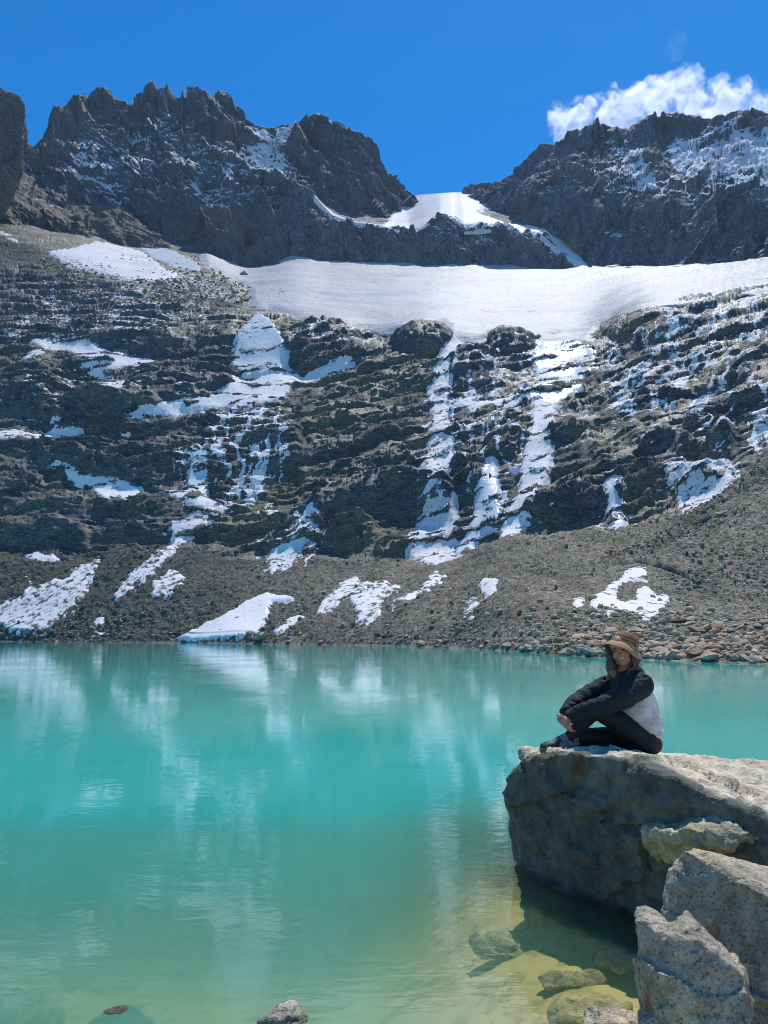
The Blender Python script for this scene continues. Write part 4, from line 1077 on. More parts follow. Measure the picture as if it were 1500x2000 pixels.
# ---------------------------------------------------------------- rubble on the scree and along the shore
def rock_proto(seed, sub=2):
    rng = np.random.RandomState(seed)
    bm = bmesh.new()
    pts = rng.normal(size=(15, 3))
    pts /= np.linalg.norm(pts, axis=1, keepdims=True)
    pts *= np.array([0.5, 0.38, 0.33]) * rng.uniform(0.8, 1.1, (15, 1))
    hull_into(bm, [Vector(p_) for p_ in pts])
    if sub:
        bmesh.ops.triangulate(bm, faces=bm.faces)
        bmesh.ops.subdivide_edges(bm, edges=bm.edges, cuts=sub, use_grid_fill=True)
    bmesh.ops.triangulate(bm, faces=bm.faces)
    me = bpy.data.meshes.new('rock')
    bm.to_mesh(me); bm.free()
    if sub:
        c, n = co_no(me)
        put(me, c + n * (0.05 * fbm(c * 3, 3, seed) + 0.025 * gnoise(c * 9, seed + 2))[:, None])
    return me


def rubble_material(name, base, dark):
    nt = NT(name)
    oi = nt.n('ShaderNodeObjectInfo')
    n1 = nt.noise(5.0, 4, 0.65)
    col = nt.mix(nt.ramp(n1, 0.35, 0.68), dark, base)
    col = nt.mix(nt.math('MULTIPLY', oi.outputs['Random'], 0.45), col, nt.mix(1.0, col, (0.5, 0.52, 0.54), 'MULTIPLY'))
    nt.principled(Base_Color=col, Roughness=0.85, Normal=nt.bump(nt.noise(14.0, 3, 0.6), 0.6, 0.04))
    return nt.m


R_TAN = rubble_material('tan_rubble', (0.60, 0.47, 0.31), (0.38, 0.29, 0.19))
R_GREY = rubble_material('grey_rubble', (0.40, 0.38, 0.34), (0.20, 0.195, 0.18))
R_RUST = rubble_material('rusty_rubble', (0.46, 0.27, 0.15), (0.26, 0.15, 0.09))
nt = NT('loose_scree')
vc = nt.vor(0.9, out='Color')
sp_ = nt.n('ShaderNodeSeparateColor'); nt.set(sp_.inputs[0], vc)
col = nt.mix(sp_.outputs[0], (0.13, 0.125, 0.105), (0.38, 0.34, 0.26))
col = nt.mix(nt.ramp(sp_.outputs[1], 0.80, 0.85), col, (0.32, 0.20, 0.12))
sx_ = nt.n('ShaderNodeSeparateXYZ'); nt.set(sx_.inputs[0], nt.pos)
col = nt.mix(nt.math('MULTIPLY', nt.ramp(sx_.outputs[0], 5.0, 18.0), nt.ramp(sx_.outputs[2], 7.0, 4.0)), col, nt.mix(sp_.outputs[0], (0.26, 0.20, 0.13), (0.56, 0.45, 0.30)))
nt.principled(Base_Color=col, Roughness=0.9)
R_SCREE = nt.m

rng = np.random.RandomState(11)
surf = slope.pos()


def slope_at(u_, v_):
    j = int(round((u_ + 260) / 2.0))
    j = min(max(j, 0), surf.shape[1] - 1)
    i = int(np.argmin(np.abs(slope.V[:, j] - v_)))
    return surf[i, j], slope.N[i, j]


protos = [rock_proto(900 + k, 0) for k in range(14)]
pv, pf = [], []
for me in protos:
    c, _ = co_no(me)
    t_ = np.array([list(p_.vertices) for p_ in me.polygons])
    pv.append(c); pf.append(t_)
VV, FF, base_i = [], [], 0


def scatter_rock(pt, nrm, size):
    global base_i
    k = rng.randint(len(pv))
    a = rng.uniform(0, 6.283)
    ca, sa = math.cos(a), math.sin(a)
    b = rng.uniform(-0.5, 0.5)
    Rm = np.array([[ca, -sa, 0], [sa, ca, 0], [0, 0, 1]]) @ np.array([[1, 0, 0], [0, math.cos(b), -math.sin(b)], [0, math.sin(b), math.cos(b)]])
    VV.append(pv[k] @ Rm.T * size + pt + nrm * size * 0.12)
    FF.append(pf[k] + base_i)
    base_i += len(pv[k])


w = scr * (slope.V < vsho[None] - 1) * ((slope.U > -120) & (slope.U < 1620))
w = w * (0.25 + 1.5 * sstep(-0.1, 0.4, fbm(slope.P / 14.0, 3, 801)))
low_ = np.clip(1 - (vsho[None] - slope.V) / 130.0, 0, 1)
w = w * (0.35 + 2.2 * low_ ** 2) * (0.6 + 0.9 * sstep(1000, 1250, slope.U))
w = (w / w.sum()).ravel()
pick = rng.choice(len(w), 11000, p=w)
P_f, N_f, Y_f = surf.reshape(-1, 3), slope.N.reshape(-1, 3), slope.Y.ravel()
for i in pick:
    scatter_rock(P_f[i], N_f[i], min(0.16 + 0.22 * rng.pareto(2.6), 0.9) * (0.45 + 0.6 * Y_f[i] / 120) * (1.5 if P_f[i][0] > 8 and P_f[i][2] < 5 else 1.0))
# boulder trains along the moraine crest and debris on the left terrace and glacier
for pts, cnt, sz in (([(1180, 1100), (1280, 1072), (1350, 1022), (1430, 966), (1500, 916), (1560, 880)], 200, 0.6),
                     ([(1240, 1085), (1380, 1045), (1500, 985)], 70, 0.5)):
    for _ in range(cnt):
        u_ = rng.uniform(pts[0][0], pts[-1][0])
        pt, nn = slope_at(u_, line(pts, np.array([u_]))[0] + rng.normal() * 7 - 4)
        scatter_rock(pt, nn, sz * rng.uniform(0.5, 1.7))
for (ua, ub, va, vb, cnt, sz) in ((80, 480, 500, 600, 650, 1.3), (300, 490, 530, 590, 300, 1.5), (640, 700, 560, 580, 22, 1.1), (540, 570, 565, 580, 22, 1.5), (1190, 1300, 545, 560, 45, 1.4), (1290, 1450, 520, 542, 45, 1.5), (460, 520, 535, 600, 40, 1.2)):
    for _ in range(cnt):
        fx = rng.uniform()
        u_ = ua + (ub - ua) * fx
        v_ = rng.uniform(va, vb) if ub - ua > 150 and ua < 400 else va + (vb - va) * (1 - fx) + rng.normal() * 2.5
        if ua > 1100:
            v_ -= 3
        pt, nn = slope_at(u_, v_)
        scatter_rock(pt, nn, sz * rng.uniform(0.4, 1.5))
tag(link_mesh('scree_rubble', np.concatenate(VV), np.concatenate(FF), R_SCREE),
    'loose grey brown stones strewn over the scree slopes', 'rubble', kind='stuff')

hi = [rock_proto(950 + k, 2) for k in range(10)]
KINDS = [(R_TAN, 'tan angular rock in the rubble along the far shore'), (R_GREY, 'grey angular rock in the rubble along the far shore'),
         (R_RUST, 'rusty brown rock in the rubble along the far shore')]
hi_m = []
for m_, lab in KINDS:
    row = []
    for me in hi:
        c_ = me.copy(); c_.materials.append(m_); row.append(c_)
    hi_m.append(row)


def shore_rock(u_, v_, size, kind, k, label=None, flat=0.8, sink=0.1):
    pt, nn = slope_at(u_, v_)
    me = hi_m[kind][k % 10]
    o_ = bpy.data.objects.new('shore_rock', me)
    COL.objects.link(o_)
    o_.location = Vector(pt) + Vector(nn) * size * sink
    o_.rotation_euler = (rng.uniform(-0.3, 0.3), rng.uniform(-0.3, 0.3), rng.uniform(0, 6.28))
    o_.scale = (size, size, size * flat)
    tag(o_, label or KINDS[kind][1], 'rock', None if label else 'rocks in the rubble along the far shore')
    return o_


BIG = [(1320, 1278, 1.7, 2, 3, 'big rusty boulder at the waterline right of the straw hat'),
       (1062, 1270, 1.25, 1, 1, 'pale grey block at the waterline left of the woman'),
       (1032, 1264, 1.2, 0, 6, 'smooth tan rock beside the pale grey block'),
       (512, 1250, 2.3, 0, 2, 'brown boulder at the lower end of the white snow bank'),
       (643, 1254, 1.5, 1, 4, 'dark rounded rock at the waterline left of centre'),
       (900, 1236, 1.9, 2, 5, 'orange brown slab on the scree above the central shore'),
       (475, 541, 7.0, 1, 8, 'dark rock lying on the snow left of the glacier'),
       (1160, 1232, 1.2, 0, 9, 'tan boulder in the rubble just left of the straw hat'),
       (1400, 1262, 1.5, 0, 0, 'wide tan block in the rubble at right'),
       (1482, 1240, 1.5, 1, 7, 'grey boulder topping the rubble at the right edge'),
       (1378, 1020, 3.4, 1, 2, 'large pale grey boulder on the moraine at right'),
       (1412, 1008, 2.4, 1, 5, 'smaller pale grey boulder beside the large moraine boulder'),
       (1495, 1292, 0.8, 2, 2, 'dark brown rock at the right waterline')]
for (u_, v_, sz, kd, k, lab) in BIG:
    shore_rock(u_, v_, sz * (0.75 if sz < 2 else 1), kd, k, lab, 0.75, 0.15)
for k in range(287):
    if k < 210:
        u_ = 980 + 560 * rng.uniform() ** 0.75
        lim = 8 + 85 * sstep(960, 1400, u_)
    else:
        u_ = rng.uniform(-20, 1000)
        lim = 14
    v_ = line(SHORE, np.array([u_]))[0] - 1 - lim * rng.uniform() ** 1.3
    Yr = float(slope.Y[0, min(max(int((u_ + 260) / 2), 0), len(uu) - 1)])
    sz = min(0.34 + 0.26 * rng.pareto(2.6), 1.2) * (0.75 + Yr / 160) * (1 + 1.0 * float(sstep(980, 1150, u_)))
    shore_rock(u_, v_, min(sz, 1.7), int(rng.choice(3, p=[0.58, 0.24, 0.18])), k, flat=0.62)
#@@RUBBLE_END

# ---------------------------------------------------------------- the woman on the boulder
PY = 5.5


def W(x, y, dy=0.0):                      # a point of the figure
    return P3(1000 + x / 4.2857, 1200 + y / 4.2857, PY) + Vector((0, dy, 0))


def ball(bm, c, r, sc=(1, 1, 1)):
    M = Matrix.Translation(c) @ Matrix.Diagonal((r * sc[0], r * sc[1], r * sc[2], 1))
    bmesh.ops.create_icosphere(bm, subdivisions=2, radius=1.0, matrix=M)


def limb(bm, pts, rad, sc=(1, 1, 1)):
    for (a, b), (ra, rb) in zip(zip(pts, pts[1:]), zip(rad, rad[1:])):
        n = max(2, int((b - a).length / (0.22 * min(ra, rb))) + 1)
        n = min(n, 40)
        for k in range(n + 1):
            t = k / n
            ball(bm, a.lerp(b, t), ra + (rb - ra) * t, sc)


def finish(bm, name, voxel, smooth, mats, parent=None, disp=None, fac=0.5, idx=None):
    me = remeshed(bm, voxel, smooth, fac)
    c, n = co_no(me)
    if disp is not None:
        put(me, c + n * disp(c)[:, None])
    me.materials.clear()
    for m_ in mats:
        me.materials.append(m_)
    me.polygons.foreach_set('use_smooth', np.ones(len(me.polygons), bool))
    if idx is not None:
        cen = np.empty(len(me.polygons) * 3, np.float32); me.polygons.foreach_get('center', cen)
        me.polygons.foreach_set('material_index', idx(cen.reshape(-1, 3)).astype(np.int32))
    me.update()
    me.name = name
    o_ = bpy.data.objects.new(name, me); COL.objects.link(o_)
    if parent: o_.parent = parent
    return o_


def cloth(name, col, rough=0.85, var=0.25, fine=90):
    nt = NT(name)
    n1 = nt.noise(9, 4, 0.6)
    c_ = nt.mix(nt.ramp(n1, 0.3, 0.7), tuple(x * (1 - var) for x in col), tuple(x * (1 + var) for x in col))
    nt.principled(Base_Color=c_, Roughness=rough, Normal=nt.bump(nt.noise(fine, 3, 0.6), 0.35, 0.004))
    return nt.m


M_SKIN = NT('skin')
M_SKIN.principled(Base_Color=M_SKIN.mix(M_SKIN.noise(25, 3, 0.5), (0.40, 0.20, 0.135), (0.47, 0.25, 0.175)), Roughness=0.5, Subsurface_Weight=0.08)
M_SKIN = M_SKIN.m
M_NAVY = cloth('dark_fleece', (0.008, 0.013, 0.019))
M_PALE = cloth('pale_fleece', (0.60, 0.56, 0.54))
M_LEG = cloth('black_leggings', (0.004, 0.004, 0.006), 0.7)
M_SHOE = cloth('grey_shoe_mesh', (0.22, 0.205, 0.21), 0.7, 0.4)
M_SOLE = cloth('shoe_sole', (0.30, 0.28, 0.26), 0.7)
M_LACE = cloth('shoe_lace', (0.55, 0.53, 0.50), 0.8)
M_DARK = cloth('dark_trim', (0.02, 0.02, 0.025), 0.7)
M_TEETH = cloth('teeth', (0.55, 0.50, 0.46), 0.3, 0.02)
M_LIP = cloth('lips', (0.42, 0.12, 0.11), 0.4, 0.1)
M_EYE = cloth('eyes', (0.03, 0.02, 0.015), 0.2, 0.1)

nt = NT('brown_hair')
st_ = nt.noise(1.0, 4, 0.6, nt.scaled((120, 120, 9)), 0.6)
hz_ = nt.n('ShaderNodeSeparateXYZ'); nt.set(hz_.inputs[0], nt.pos)
ends = nt.ramp(hz_.outputs[2], 1.40, 1.22)
c_ = nt.mix(ends, (0.075, 0.042, 0.026), (0.32, 0.18, 0.095))
c_ = nt.mix(nt.ramp(st_, 0.3, 0.7), nt.mix(1.0, c_, (0.5, 0.5, 0.5), 'MULTIPLY'), nt.mix(1.0, c_, (1.4, 1.4, 1.4), 'MULTIPLY'))
nt.principled(Base_Color=c_, Roughness=0.45, Normal=nt.bump(st_, 0.8, 0.006))
M_HAIR = nt.m

# body: one continuous figure under the clothes
b = bmesh.new()
head_c = W(898, 300, -0.035)
limb(b, [W(1105, 1060), W(1095, 930), W(1030, 740), W(985, 600)], [0.11, 0.105, 0.115, 0.09], (1, 1.25, 1))
limb(b, [W(985, 590), W(955, 480, -0.01), W(915, 370, -0.02)], [0.065, 0.052, 0.052])
limb(b, [W(1010, 575, -0.15), W(690, 735, -0.20), W(470, 835, -0.13)], [0.048, 0.036, 0.024])
limb(b, [W(960, 575, 0.14), W(640, 705, 0.12), W(450, 815, 0.0)], [0.048, 0.036, 0.024])
limb(b, [W(1075, 1055, -0.08), W(850, 890, -0.09), W(668, 797, -0.09), W(560, 900, -0.08), W(462, 1025, -0.07)], [0.08, 0.066, 0.042, 0.040, 0.032])
limb(b, [W(1090, 1075, 0.09), W(600, 1030, 0.07), W(1010, 1085, 0.24)], [0.068, 0.050, 0.038])
limb(b, [W(462, 1025, -0.07), W(450, 1075, -0.07), W(300, 1085, -0.08)], [0.032, 0.034, 0.026])
# head facing the camera and a little to the left
fw = Vector((-0.42, -0.89, -0.05)).normalized()
sd = Vector((fw.y, -fw.x, 0)).normalized() * -1          # her left, towards the right of the picture
upv = sd.cross(fw).normalized()
if upv.z < 0: upv = -upv
tl = Matrix.Rotation(R(12), 3, fw)
sd, upv = tl @ sd, tl @ upv
if sd.x < 0: sd = -sd


def hp(s_, u_, f_):
    return head_c + sd * s_ + upv * u_ + fw * f_


def hball(bm, s_, u_, f_, r, sc=(1, 1, 1)):
    M = Matrix((list(sd) + [0], list(fw) + [0], list(upv) + [0], [0, 0, 0, 1])).transposed()
    M = Matrix.Translation(hp(s_, u_, f_)) @ M @ Matrix.Diagonal((r * sc[0], r * sc[1], r * sc[2], 1))
    bmesh.ops.create_icosphere(bm, subdivisions=3, radius=1.0, matrix=M)


hball(b, 0, 0.035, -0.015, 0.083, (0.92, 1.1, 0.98))
hball(b, 0, -0.025, 0.025, 0.066, (0.92, 0.85, 1.15))
hball(b, 0, -0.085, 0.048, 0.026, (1.15, 0.9, 0.9))           # chin
hball(b, 0.038, -0.03, 0.048, 0.026); hball(b, -0.038, -0.03, 0.048, 0.026)   # cheeks
hball(b, 0.030, -0.068, 0.030, 0.026); hball(b, -0.030, -0.068, 0.030, 0.026)  # jaw
hball(b, 0, -0.022, 0.086, 0.0125, (0.9, 1, 0.9)); hball(b, 0, 0.0, 0.079, 0.009, (0.8, 1, 1.8))   # nose
hball(b, 0.030, 0.022, 0.070, 0.014, (1.5, 0.7, 0.5)); hball(b, -0.030, 0.022, 0.070, 0.014, (1.5, 0.7, 0.5))   # brows
hball(b, 0.078, -0.01, -0.005, 0.02, (0.4, 0.8, 1.4)); hball(b, -0.078, -0.01, -0.005, 0.02, (0.4, 0.8, 1.4))   # ears


def hand(bm, wr, palm, knuckle_dir, finger_dir, curl, thumb_dir, sc=1.0):
    limb(bm, [wr, palm], [0.023, 0.026])
    ball(bm, palm, 0.032, (1.0, 0.75, 1.05))
    for k, ln in enumerate((0.072, 0.080, 0.074, 0.058)):
        o0 = palm + knuckle_dir * (0.026 - 0.0175 * k) + finger_dir * 0.020
        o1 = o0 + (finger_dir * 0.85 + curl * 0.3).normalized() * ln * 0.45
        o2 = o1 + (finger_dir * 0.35 + curl * 0.8).normalized() * ln * 0.33
        o3 = o2 + (curl * 0.95 - finger_dir * 0.25).normalized() * ln * 0.25
        limb(bm, [o0, o1, o2, o3], [0.0100, 0.0092, 0.0084, 0.0072])
    t0 = palm + knuckle_dir * 0.026 - finger_dir * 0.012
    t1 = t0 + thumb_dir * 0.032
    limb(bm, [t0, t1, t1 + (thumb_dir * 0.6 + finger_dir * 0.7).normalized() * 0.026], [0.0125, 0.0105, 0.0085])


hand(b, W(458, 838, -0.13), W(412, 872, -0.15), Vector((-0.75, -0.1, 0.45)).normalized(), Vector((0.10, 0.05, -1)).normalized(), Vector((0.85, 0.35, -0.25)).normalized(), Vector((0.5, -0.6, -0.5)).normalized())
hand(b, W(446, 820, 0.0), W(405, 872, -0.03), Vector((-0.5, 0.5, 0.5)).normalized(), Vector((0.15, -0.35, -0.9)).normalized(), Vector((0.8, -0.5, -0.2)).normalized(), Vector((0.5, 0.6, -0.4)).normalized())
person = finish(b, 'person', 0.0036, 3, [M_SKIN, M_LIP, M_TEETH, M_EYE])
hc_ = np.array(head_c)


def face_idx(c_):
    q = c_ - hc_
    s_, u_, f_ = q @ np.array(sd), q @ np.array(upv), q @ np.array(fw)
    ix = np.zeros(len(c_), int)
    front = f_ > 0.03
    um = u_ + 0.052 - 6.5 * s_ ** 2
    ix[front & (np.abs(s_) < 0.030) & (np.abs(um) < 0.0105)] = 1
    ix[front & (np.abs(s_) < 0.020) & (np.abs(um) < 0.0045)] = 2
    for e in (-0.030, 0.030):
        ix[front & (((s_ - e) / 0.0135) ** 2 + ((u_ - 0.004) / 0.0062) ** 2 < 1)] = 3
        ix[front & (np.abs(s_ - e) < 0.019) & (np.abs(u_ - 0.023 + 8 * (s_ - e) ** 2) < 0.0035)] = 3
    return ix


me = person.data
cen = np.empty(len(me.polygons) * 3, np.float32); me.polygons.foreach_get('center', cen)
me.polygons.foreach_set('material_index', face_idx(cen.reshape(-1, 3)).astype(np.int32)); me.update()
tag(person, 'smiling woman in a straw hat sitting with one knee raised on the huge boulder', 'person')

# sweatshirt
b = bmesh.new()
limb(b, [W(1090, 965), W(1075, 900), W(1030, 760), W(990, 640), W(975, 560)], [0.132, 0.140, 0.148, 0.132, 0.098], (1, 1.22, 1))
limb(b, [W(980, 560, -0.10), W(1020, 585, -0.16)], [0.085, 0.080])
limb(b, [W(960, 555, 0.10), W(960, 580, 0.16)], [0.085, 0.080])
limb(b, [W(1015, 580, -0.16), W(860, 670, -0.215), W(700, 735, -0.22), W(560, 790, -0.17), W(462, 832, -0.13)], [0.083, 0.076, 0.064, 0.055, 0.045])
limb(b, [W(960, 575, 0.15), W(800, 640, 0.16), W(640, 705, 0.12), W(540, 755, 0.06), W(452, 812, 0.0)], [0.083, 0.074, 0.062, 0.054, 0.044])
limb(b, [W(955, 520, -0.09), W(960, 505, 0.0), W(960, 515, 0.08)], [0.040, 0.045, 0.040])
limb(b, [W(1030, 505, 0.0), W(1045, 500, 0.05)], [0.06, 0.06])                    # hood folds at the nape
limb(b, [W(1180, 985), W(1110, 1010), W(1030, 960)], [0.055, 0.06, 0.05], (1, 2.6, 1))    # hem
a0, a1 = np.array(W(1140, 600)), np.array(W(850, 745))
dirn = (a1 - a0) / np.linalg.norm(a1 - a0)


def folds(c_):
    ax = c_ @ np.array([0.75, 0.2, 0.55])
    q = np.stack([ax * 15, c_[:, 1] * 7, (c_[:, 2] - c_[:, 0]) * 5], -1)
    return 0.011 * ridged(q * 0.8, 2, 5) + 0.006 * ridged(c_ * 22, 2, 8) + 0.002 * fbm(c_ * 60, 2, 9) - 0.004


def colour_block(c_):
    side = (c_[:, 2] - a0[2]) * (a1[0] - a0[0]) - (c_[:, 0] - a0[0]) * (a1[2] - a0[2])
    lower = side > 0.0
    arm = c_[:, 0] < a1[0] + 0.01
    ch = [np.array(q_) for q_ in (W(1015, 580, -0.16), W(860, 670, -0.215), W(700, 735, -0.22), W(462, 832, -0.13))]
    for qa, qb in zip(ch, ch[1:]):
        t_ = np.clip(((c_ - qa) @ (qb - qa)) / ((qb - qa) @ (qb - qa)), 0, 1)
        arm |= np.linalg.norm(c_ - qa - t_[:, None] * (qb - qa), axis=1) < 0.088
    return np.where(lower & ~arm, 1, 0)


finish(b, 'sweatshirt', 0.006, 5, [M_NAVY, M_PALE], person, folds, idx=colour_block)

# leggings
b = bmesh.new()
limb(b, [W(1120, 1070, -0.08), W(1120, 1070, 0.08)], [0.085, 0.085], (1.0, 1, 0.92))
limb(b, [W(1100, 1030), W(1085, 950)], [0.115, 0.115], (1, 1.25, 1))
limb(b, [W(1085, 1050, -0.08), W(960, 962, -0.09), W(830, 866, -0.09), W(668, 795, -0.09), W(565, 895, -0.085), W(466, 1010, -0.07)], [0.100, 0.096, 0.076, 0.053, 0.050, 0.041])
limb(b, [W(1090, 1070, 0.09), W(850, 1046, 0.09), W(600, 1040, 0.07), W(800, 1070, 0.16), W(1010, 1085, 0.25)], [0.083, 0.074, 0.064, 0.054, 0.040])
finish(b, 'leggings', 0.006, 4, [M_LEG], person, lambda c_: 0.003 * ridged(c_ * 18, 3, 3))


def shoe(ankle, toe_dir, base_z):
    t = Vector((toe_dir[0], toe_dir[1], 0)).normalized()
    sdv = Vector((-t.y, t.x, 0))
    b0 = Vector((ankle.x, ankle.y, base_z))
    at = lambda a, z, s_=0.0: b0 + t * a + sdv * s_ + Vector((0, 0, z))
    bm = bmesh.new()
    limb(bm, [at(-0.045, 0.040), at(0.05, 0.042), at(0.13, 0.036), at(0.178, 0.030)], [0.036, 0.038, 0.038, 0.028], (1, 1.05, 0.95))
    limb(bm, [at(-0.035, 0.05), at(-0.025, 0.095)], [0.036, 0.040])
    limb(bm, [at(0.02, 0.085), at(0.09, 0.055)], [0.034, 0.032])
    up = finish(bm, 'shoe', 0.004, 3, [M_SHOE, M_DARK], person, lambda c_: 0.0015 * ridged(c_ * 55, 2, 4),
                idx=lambda c_: (fbm(c_ * 22, 2, 31) > 0.05).astype(int))
    bm = bmesh.new()
    limb(bm, [at(-0.05, 0.014), at(0.05, 0.013), at(0.13, 0.013), at(0.190, 0.018)], [0.038, 0.036, 0.043, 0.026], (1, 1, 0.36))
    so = finish(bm, 'sole', 0.004, 2, [M_SOLE], up)
    bm = bmesh.new()
    for k in range(4):
        a = 0.035 + 0.022 * k
        z = 0.111 - 0.011 * k
        limb(bm, [at(a, z - 0.008, -0.026), at(a + 0.006, z + 0.002), at(a, z - 0.008, 0.026)], [0.004, 0.004, 0.004])
    limb(bm, [at(-0.066, 0.085), at(-0.075, 0.135)], [0.006, 0.005])          # pull tab
    finish(bm, 'lace', 0.002, 1, [M_LACE], up)
    return up


shoe_z = W(400, 1128).z
shoe(W(455, 1060, -0.07), (-1, -0.12), shoe_z)
shoe(W(1010, 1085, 0.27), (1, 0.25), shoe_z - 0.02)

# hair
b = bmesh.new()
hball(b, 0, 0.035, -0.035, 0.092, (1.0, 1.0, 1.0))
limb(b, [hp(-0.072, 0.03, 0.005), W(805, 360, -0.06), W(795, 440, -0.07), W(800, 505, -0.07)], [0.028, 0.026, 0.025, 0.012])
limb(b, [W(815, 400, -0.05), W(820, 470, -0.09), W(812, 520, -0.10)], [0.024, 0.022, 0.009])
limb(b, [hp(0.075, 0.03, 0.0), W(985, 370, -0.06), W(985, 440, -0.06), W(960, 490, -0.08)], [0.036, 0.044, 0.042, 0.018])
limb(b, [W(915, 430, 0.05), W(920, 480, 0.03), W(925, 500, 0.0)], [0.05, 0.04, 0.014])
limb(b, [W(950, 300, 0.05), W(1000, 400, 0.04), W(1010, 470, 0.03)], [0.07, 0.06, 0.04])
limb(b, [W(975, 420, -0.08), W(955, 470, -0.11), W(925, 515, -0.13)], [0.020, 0.020, 0.008])


def strands(c_):
    q = np.stack([c_[:, 0] * 75, c_[:, 1] * 75, c_[:, 2] * 9], -1)
    return 0.007 * ridged(q, 2, 71) + 0.004 * fbm(c_ * 30, 2, 72)


hair = finish(b, 'hair', 0.0045, 1, [M_HAIR], person, strands)
# keep the face clear of hair
me = hair.data
c, _ = co_no(me)
q = c - hc_
s_, u_, f_ = q @ np.array(sd), q @ np.array(upv), q @ np.array(fw)
cover = (f_ > 0.0) & (np.abs(s_) < 0.060) & (u_ > -0.12) & (u_ < 0.075)
c = c - np.where(cover, np.maximum(f_ - 0.0, 0) * 1.0, 0)[:, None] * np.array(fw)
put(me, c)

# straw hat
nt = NT('straw')
sx = nt.n('ShaderNodeTexCoord').outputs['Object']
sep = nt.n('ShaderNodeSeparateXYZ'); nt.set(sep.inputs[0], sx)
band = nt.math('SINE', nt.math('MULTIPLY', sep.outputs[2], 210.0))
wv = nt.noise(180, 2, 0.6, sx)
rad = nt.n('ShaderNodeVectorMath', operation='LENGTH'); nt.set(rad.inputs[0], nt.scaled((1, 1, 0), sx))
ring = nt.math('SINE', nt.math('MULTIPLY', rad.outputs['Value'], 420.0))
c_ = nt.mix(nt.ramp(band, -0.4, 0.4), (0.27, 0.10, 0.040), (0.43, 0.225, 0.095))
c_ = nt.mix(nt.ramp(sep.outputs[2], 0.022, 0.012), c_, (0.52, 0.32, 0.145))
c_ = nt.mix(nt.math('MULTIPLY', wv, 0.6), c_, nt.mix(1.0, c_, (0.5, 0.45, 0.4), 'MULTIPLY'))
nt.principled(Base_Color=c_, Roughness=0.8, Normal=nt.bump(nt.math('ADD', nt.math('MULTIPLY', ring, 0.4), wv), 0.6, 0.003))
M_STRAW = nt.m
prof = [(0.0, 0.118), (0.040, 0.116), (0.072, 0.107), (0.093, 0.088), (0.103, 0.058), (0.108, 0.022), (0.111, 0.004), (0.121, -0.006), (0.136, -0.020), (0.149, -0.038), (0.158, -0.058),
        (0.159, -0.062), (0.154, -0.061), (0.144, -0.042), (0.131, -0.026), (0.114, -0.012), (0.105, -0.002), (0.101, 0.022), (0.096, 0.058), (0.086, 0.083), (0.066, 0.100), (0.0, 0.110)]
NA = 56
hv, hf = [], []
for k in range(NA):
    a = 2 * math.pi * k / NA
    for (r_, z_) in prof:
        wob = 0.010 * math.sin(3 * a + 1.0) * max(0, (r_ - 0.10) / 0.07) + 0.006 * math.sin(5 * a)* max(0, (r_ - 0.10) / 0.07)
        hv.append((r_ * math.cos(a) * 0.86, r_ * math.sin(a) * 0.90, z_ * 0.88 + wob))
npf = len(prof)
for k in range(NA):
    k2 = (k + 1) % NA
    for i in range(npf - 1):
        hf.append((k * npf + i, k2 * npf + i, k2 * npf + i + 1, k * npf + i + 1))
hat = link_mesh('sun_hat', hv, hf, M_STRAW, None, smooth=True)
hat_c = W(930, 268, -0.02)
hat_axis = Vector((0.43, 0.12, 0.88)).normalized()
hat.matrix_world = Matrix.Translation(hat_c) @ hat_axis.to_track_quat('Z', 'Y').to_matrix().to_4x4()
hat.parent = person
#@@PERSON_END

# ---------------------------------------------------------------- clouds behind the right ridge
def puff_mesh(name, puffs, k, Y0, amp, dens, nscale, seed, lo, hi):
    bm = bmesh.new()
    for (u_, v_, r_, dy) in puffs:
        ball(bm, P3(u_, v_, Y0 + dy), k * r_ * Y0 / F_PX, (1, 0.9, 1))
    me = remeshed(bm, 3.0, 2)
    c, n = co_no(me)
    put(me, c + n * (amp * fbm(c / 30, 4, seed) + 0.5 * amp * fbm(c / 10, 3, seed + 3))[:, None])
    nt = NT(name)
    nn = nt.noise(nscale, 8, 0.66, None, 0.6)
    dn = nt.math('MULTIPLY', nt.ramp(nn, lo, hi), dens)
    pv_ = nt.n('ShaderNodeVolumePrincipled', Color=(1, 1, 1, 1), Anisotropy=0.5)
    nt.set(pv_.inputs['Density'], dn)
    nt.t.links.new(pv_.outputs[0], nt.out.inputs['Volume'])
    me.materials.clear(); me.materials.append(nt.m)
    me.name = name
    o_ = bpy.data.objects.new(name, me); COL.objects.link(o_)
    return o_


def cloud(name, puffs, label, dens, Y0, nscale, seed, group=None, core=True):
    o_ = puff_mesh(name, puffs, 1.25, Y0, 16, dens * 0.30, nscale, seed, 0.44, 0.66)
    if core:
        puff_mesh('cloud_core', puffs, 0.80, Y0, 12, dens * 0.6, nscale * 1.3, seed + 9, 0.40, 0.60).parent = o_
    return tag(o_, label, 'cloud', group)


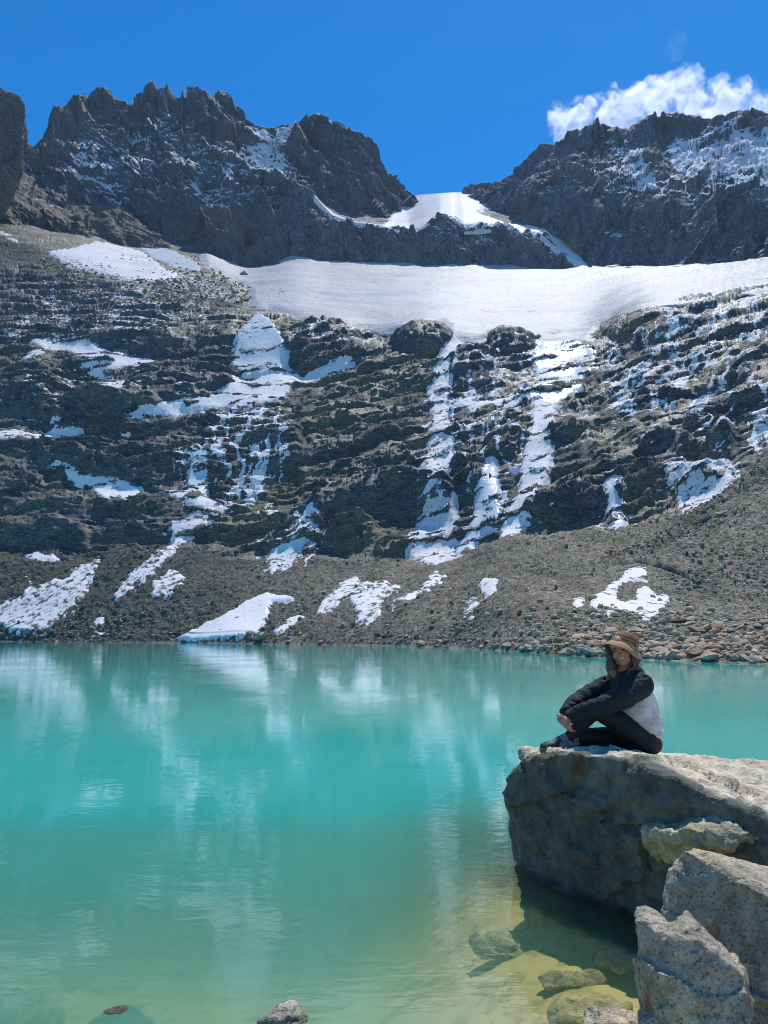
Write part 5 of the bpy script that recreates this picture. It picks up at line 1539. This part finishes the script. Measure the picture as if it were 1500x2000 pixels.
CY = 1150.0
cloud('cloud', [(1100, 250, 28, 0), (1090, 225, 20, 8), (1130, 222, 30, 5), (1155, 205, 22, 0), (1140, 260, 30, 0), (1190, 225, 34, 0), (1200, 195, 20, 5), (1235, 200, 34, 0), (1250, 185, 22, 0),
                (1280, 200, 40, 0), (1300, 175, 30, 0), (1330, 170, 34, 0), (1345, 150, 24, 0), (1350, 200, 44, 0), (1390, 215, 34, 0), (1410, 180, 28, 0), (1430, 200, 38, 0), (1455, 180, 24, 0), (1475, 205, 26, 0), (1520, 215, 30, 0), (1300, 240, 40, 0), (1220, 250, 36, 0), (1400, 240, 40, 0), (1560, 225, 30, 0), (1480, 235, 30, 0)],
      'bright white cumulus cloud rising behind the right ridge', 0.085, CY, 0.035, 2001)
cloud('cloud', [(1322, 70, 12, 0), (1330, 88, 13, 0), (1322, 108, 11, 0), (1312, 100, 10, 0), (1336, 75, 9, 0)],
      'faint small cloud wisp high above the white cumulus', 0.012, CY, 0.05, 2050, core=False)

tw_px = [(-200, 140), (-60, 163), (0, 175), (14, 177), (30, 184), (44, 194), (50, 207), (50, 235), (47, 262), (45, 290), (38, 320), (29, 345), (14, 385), (0, 415), (-100, 470), (-250, 490)]
tw_f = [P3(a_, b_, 348 + 6 * math.sin(3.1 * a_)) for a_, b_ in tw_px]
tower = boulder('cliff_tower_hill', [tw_f + [Vector((q_.x * 1.14 - 3, q_.y + 45, q_.z * 1.10)) for q_ in tw_f] + [q_ + Vector((-9, -5, -9)) for q_ in tw_f[2:-3:2]]], 0.75, M_BROWN, 'dark rounded rock tower at the left edge', 1700,
                amps=((30, 1.6), (9, 0.9), (3, 0.4)), facets=((17, 2.0), (7, 1.0), (2.8, 0.4)), zf=2.4, smooth=0)
tag(tower, None, 'cliff', None, 'structure')
tower.data.polygons.foreach_set('use_smooth', np.zeros(len(tower.data.polygons), bool))

# ---------------------------------------------------------------- air
HX, HY0, HY1, HZ = 900.0, -60.0, 760.0, 640.0
hv = [(x, y, z) for x in (-HX, HX) for y in (HY0, HY1) for z in (-16.0, HZ)]
hf = [(0, 1, 3, 2), (4, 6, 7, 5), (0, 4, 5, 1), (2, 3, 7, 6), (0, 2, 6, 4), (1, 5, 7, 3)]
nt = NT('haze')
pv_ = nt.n('ShaderNodeVolumePrincipled', Color=(0.45, 0.70, 1.0, 1), Density=0.0001, Anisotropy=0.1)
nt.t.links.new(pv_.outputs[0], nt.out.inputs['Volume'])
tag(link_mesh('haze', hv, hf, nt.m), 'thin bluish mountain haze', 'haze', kind='stuff')
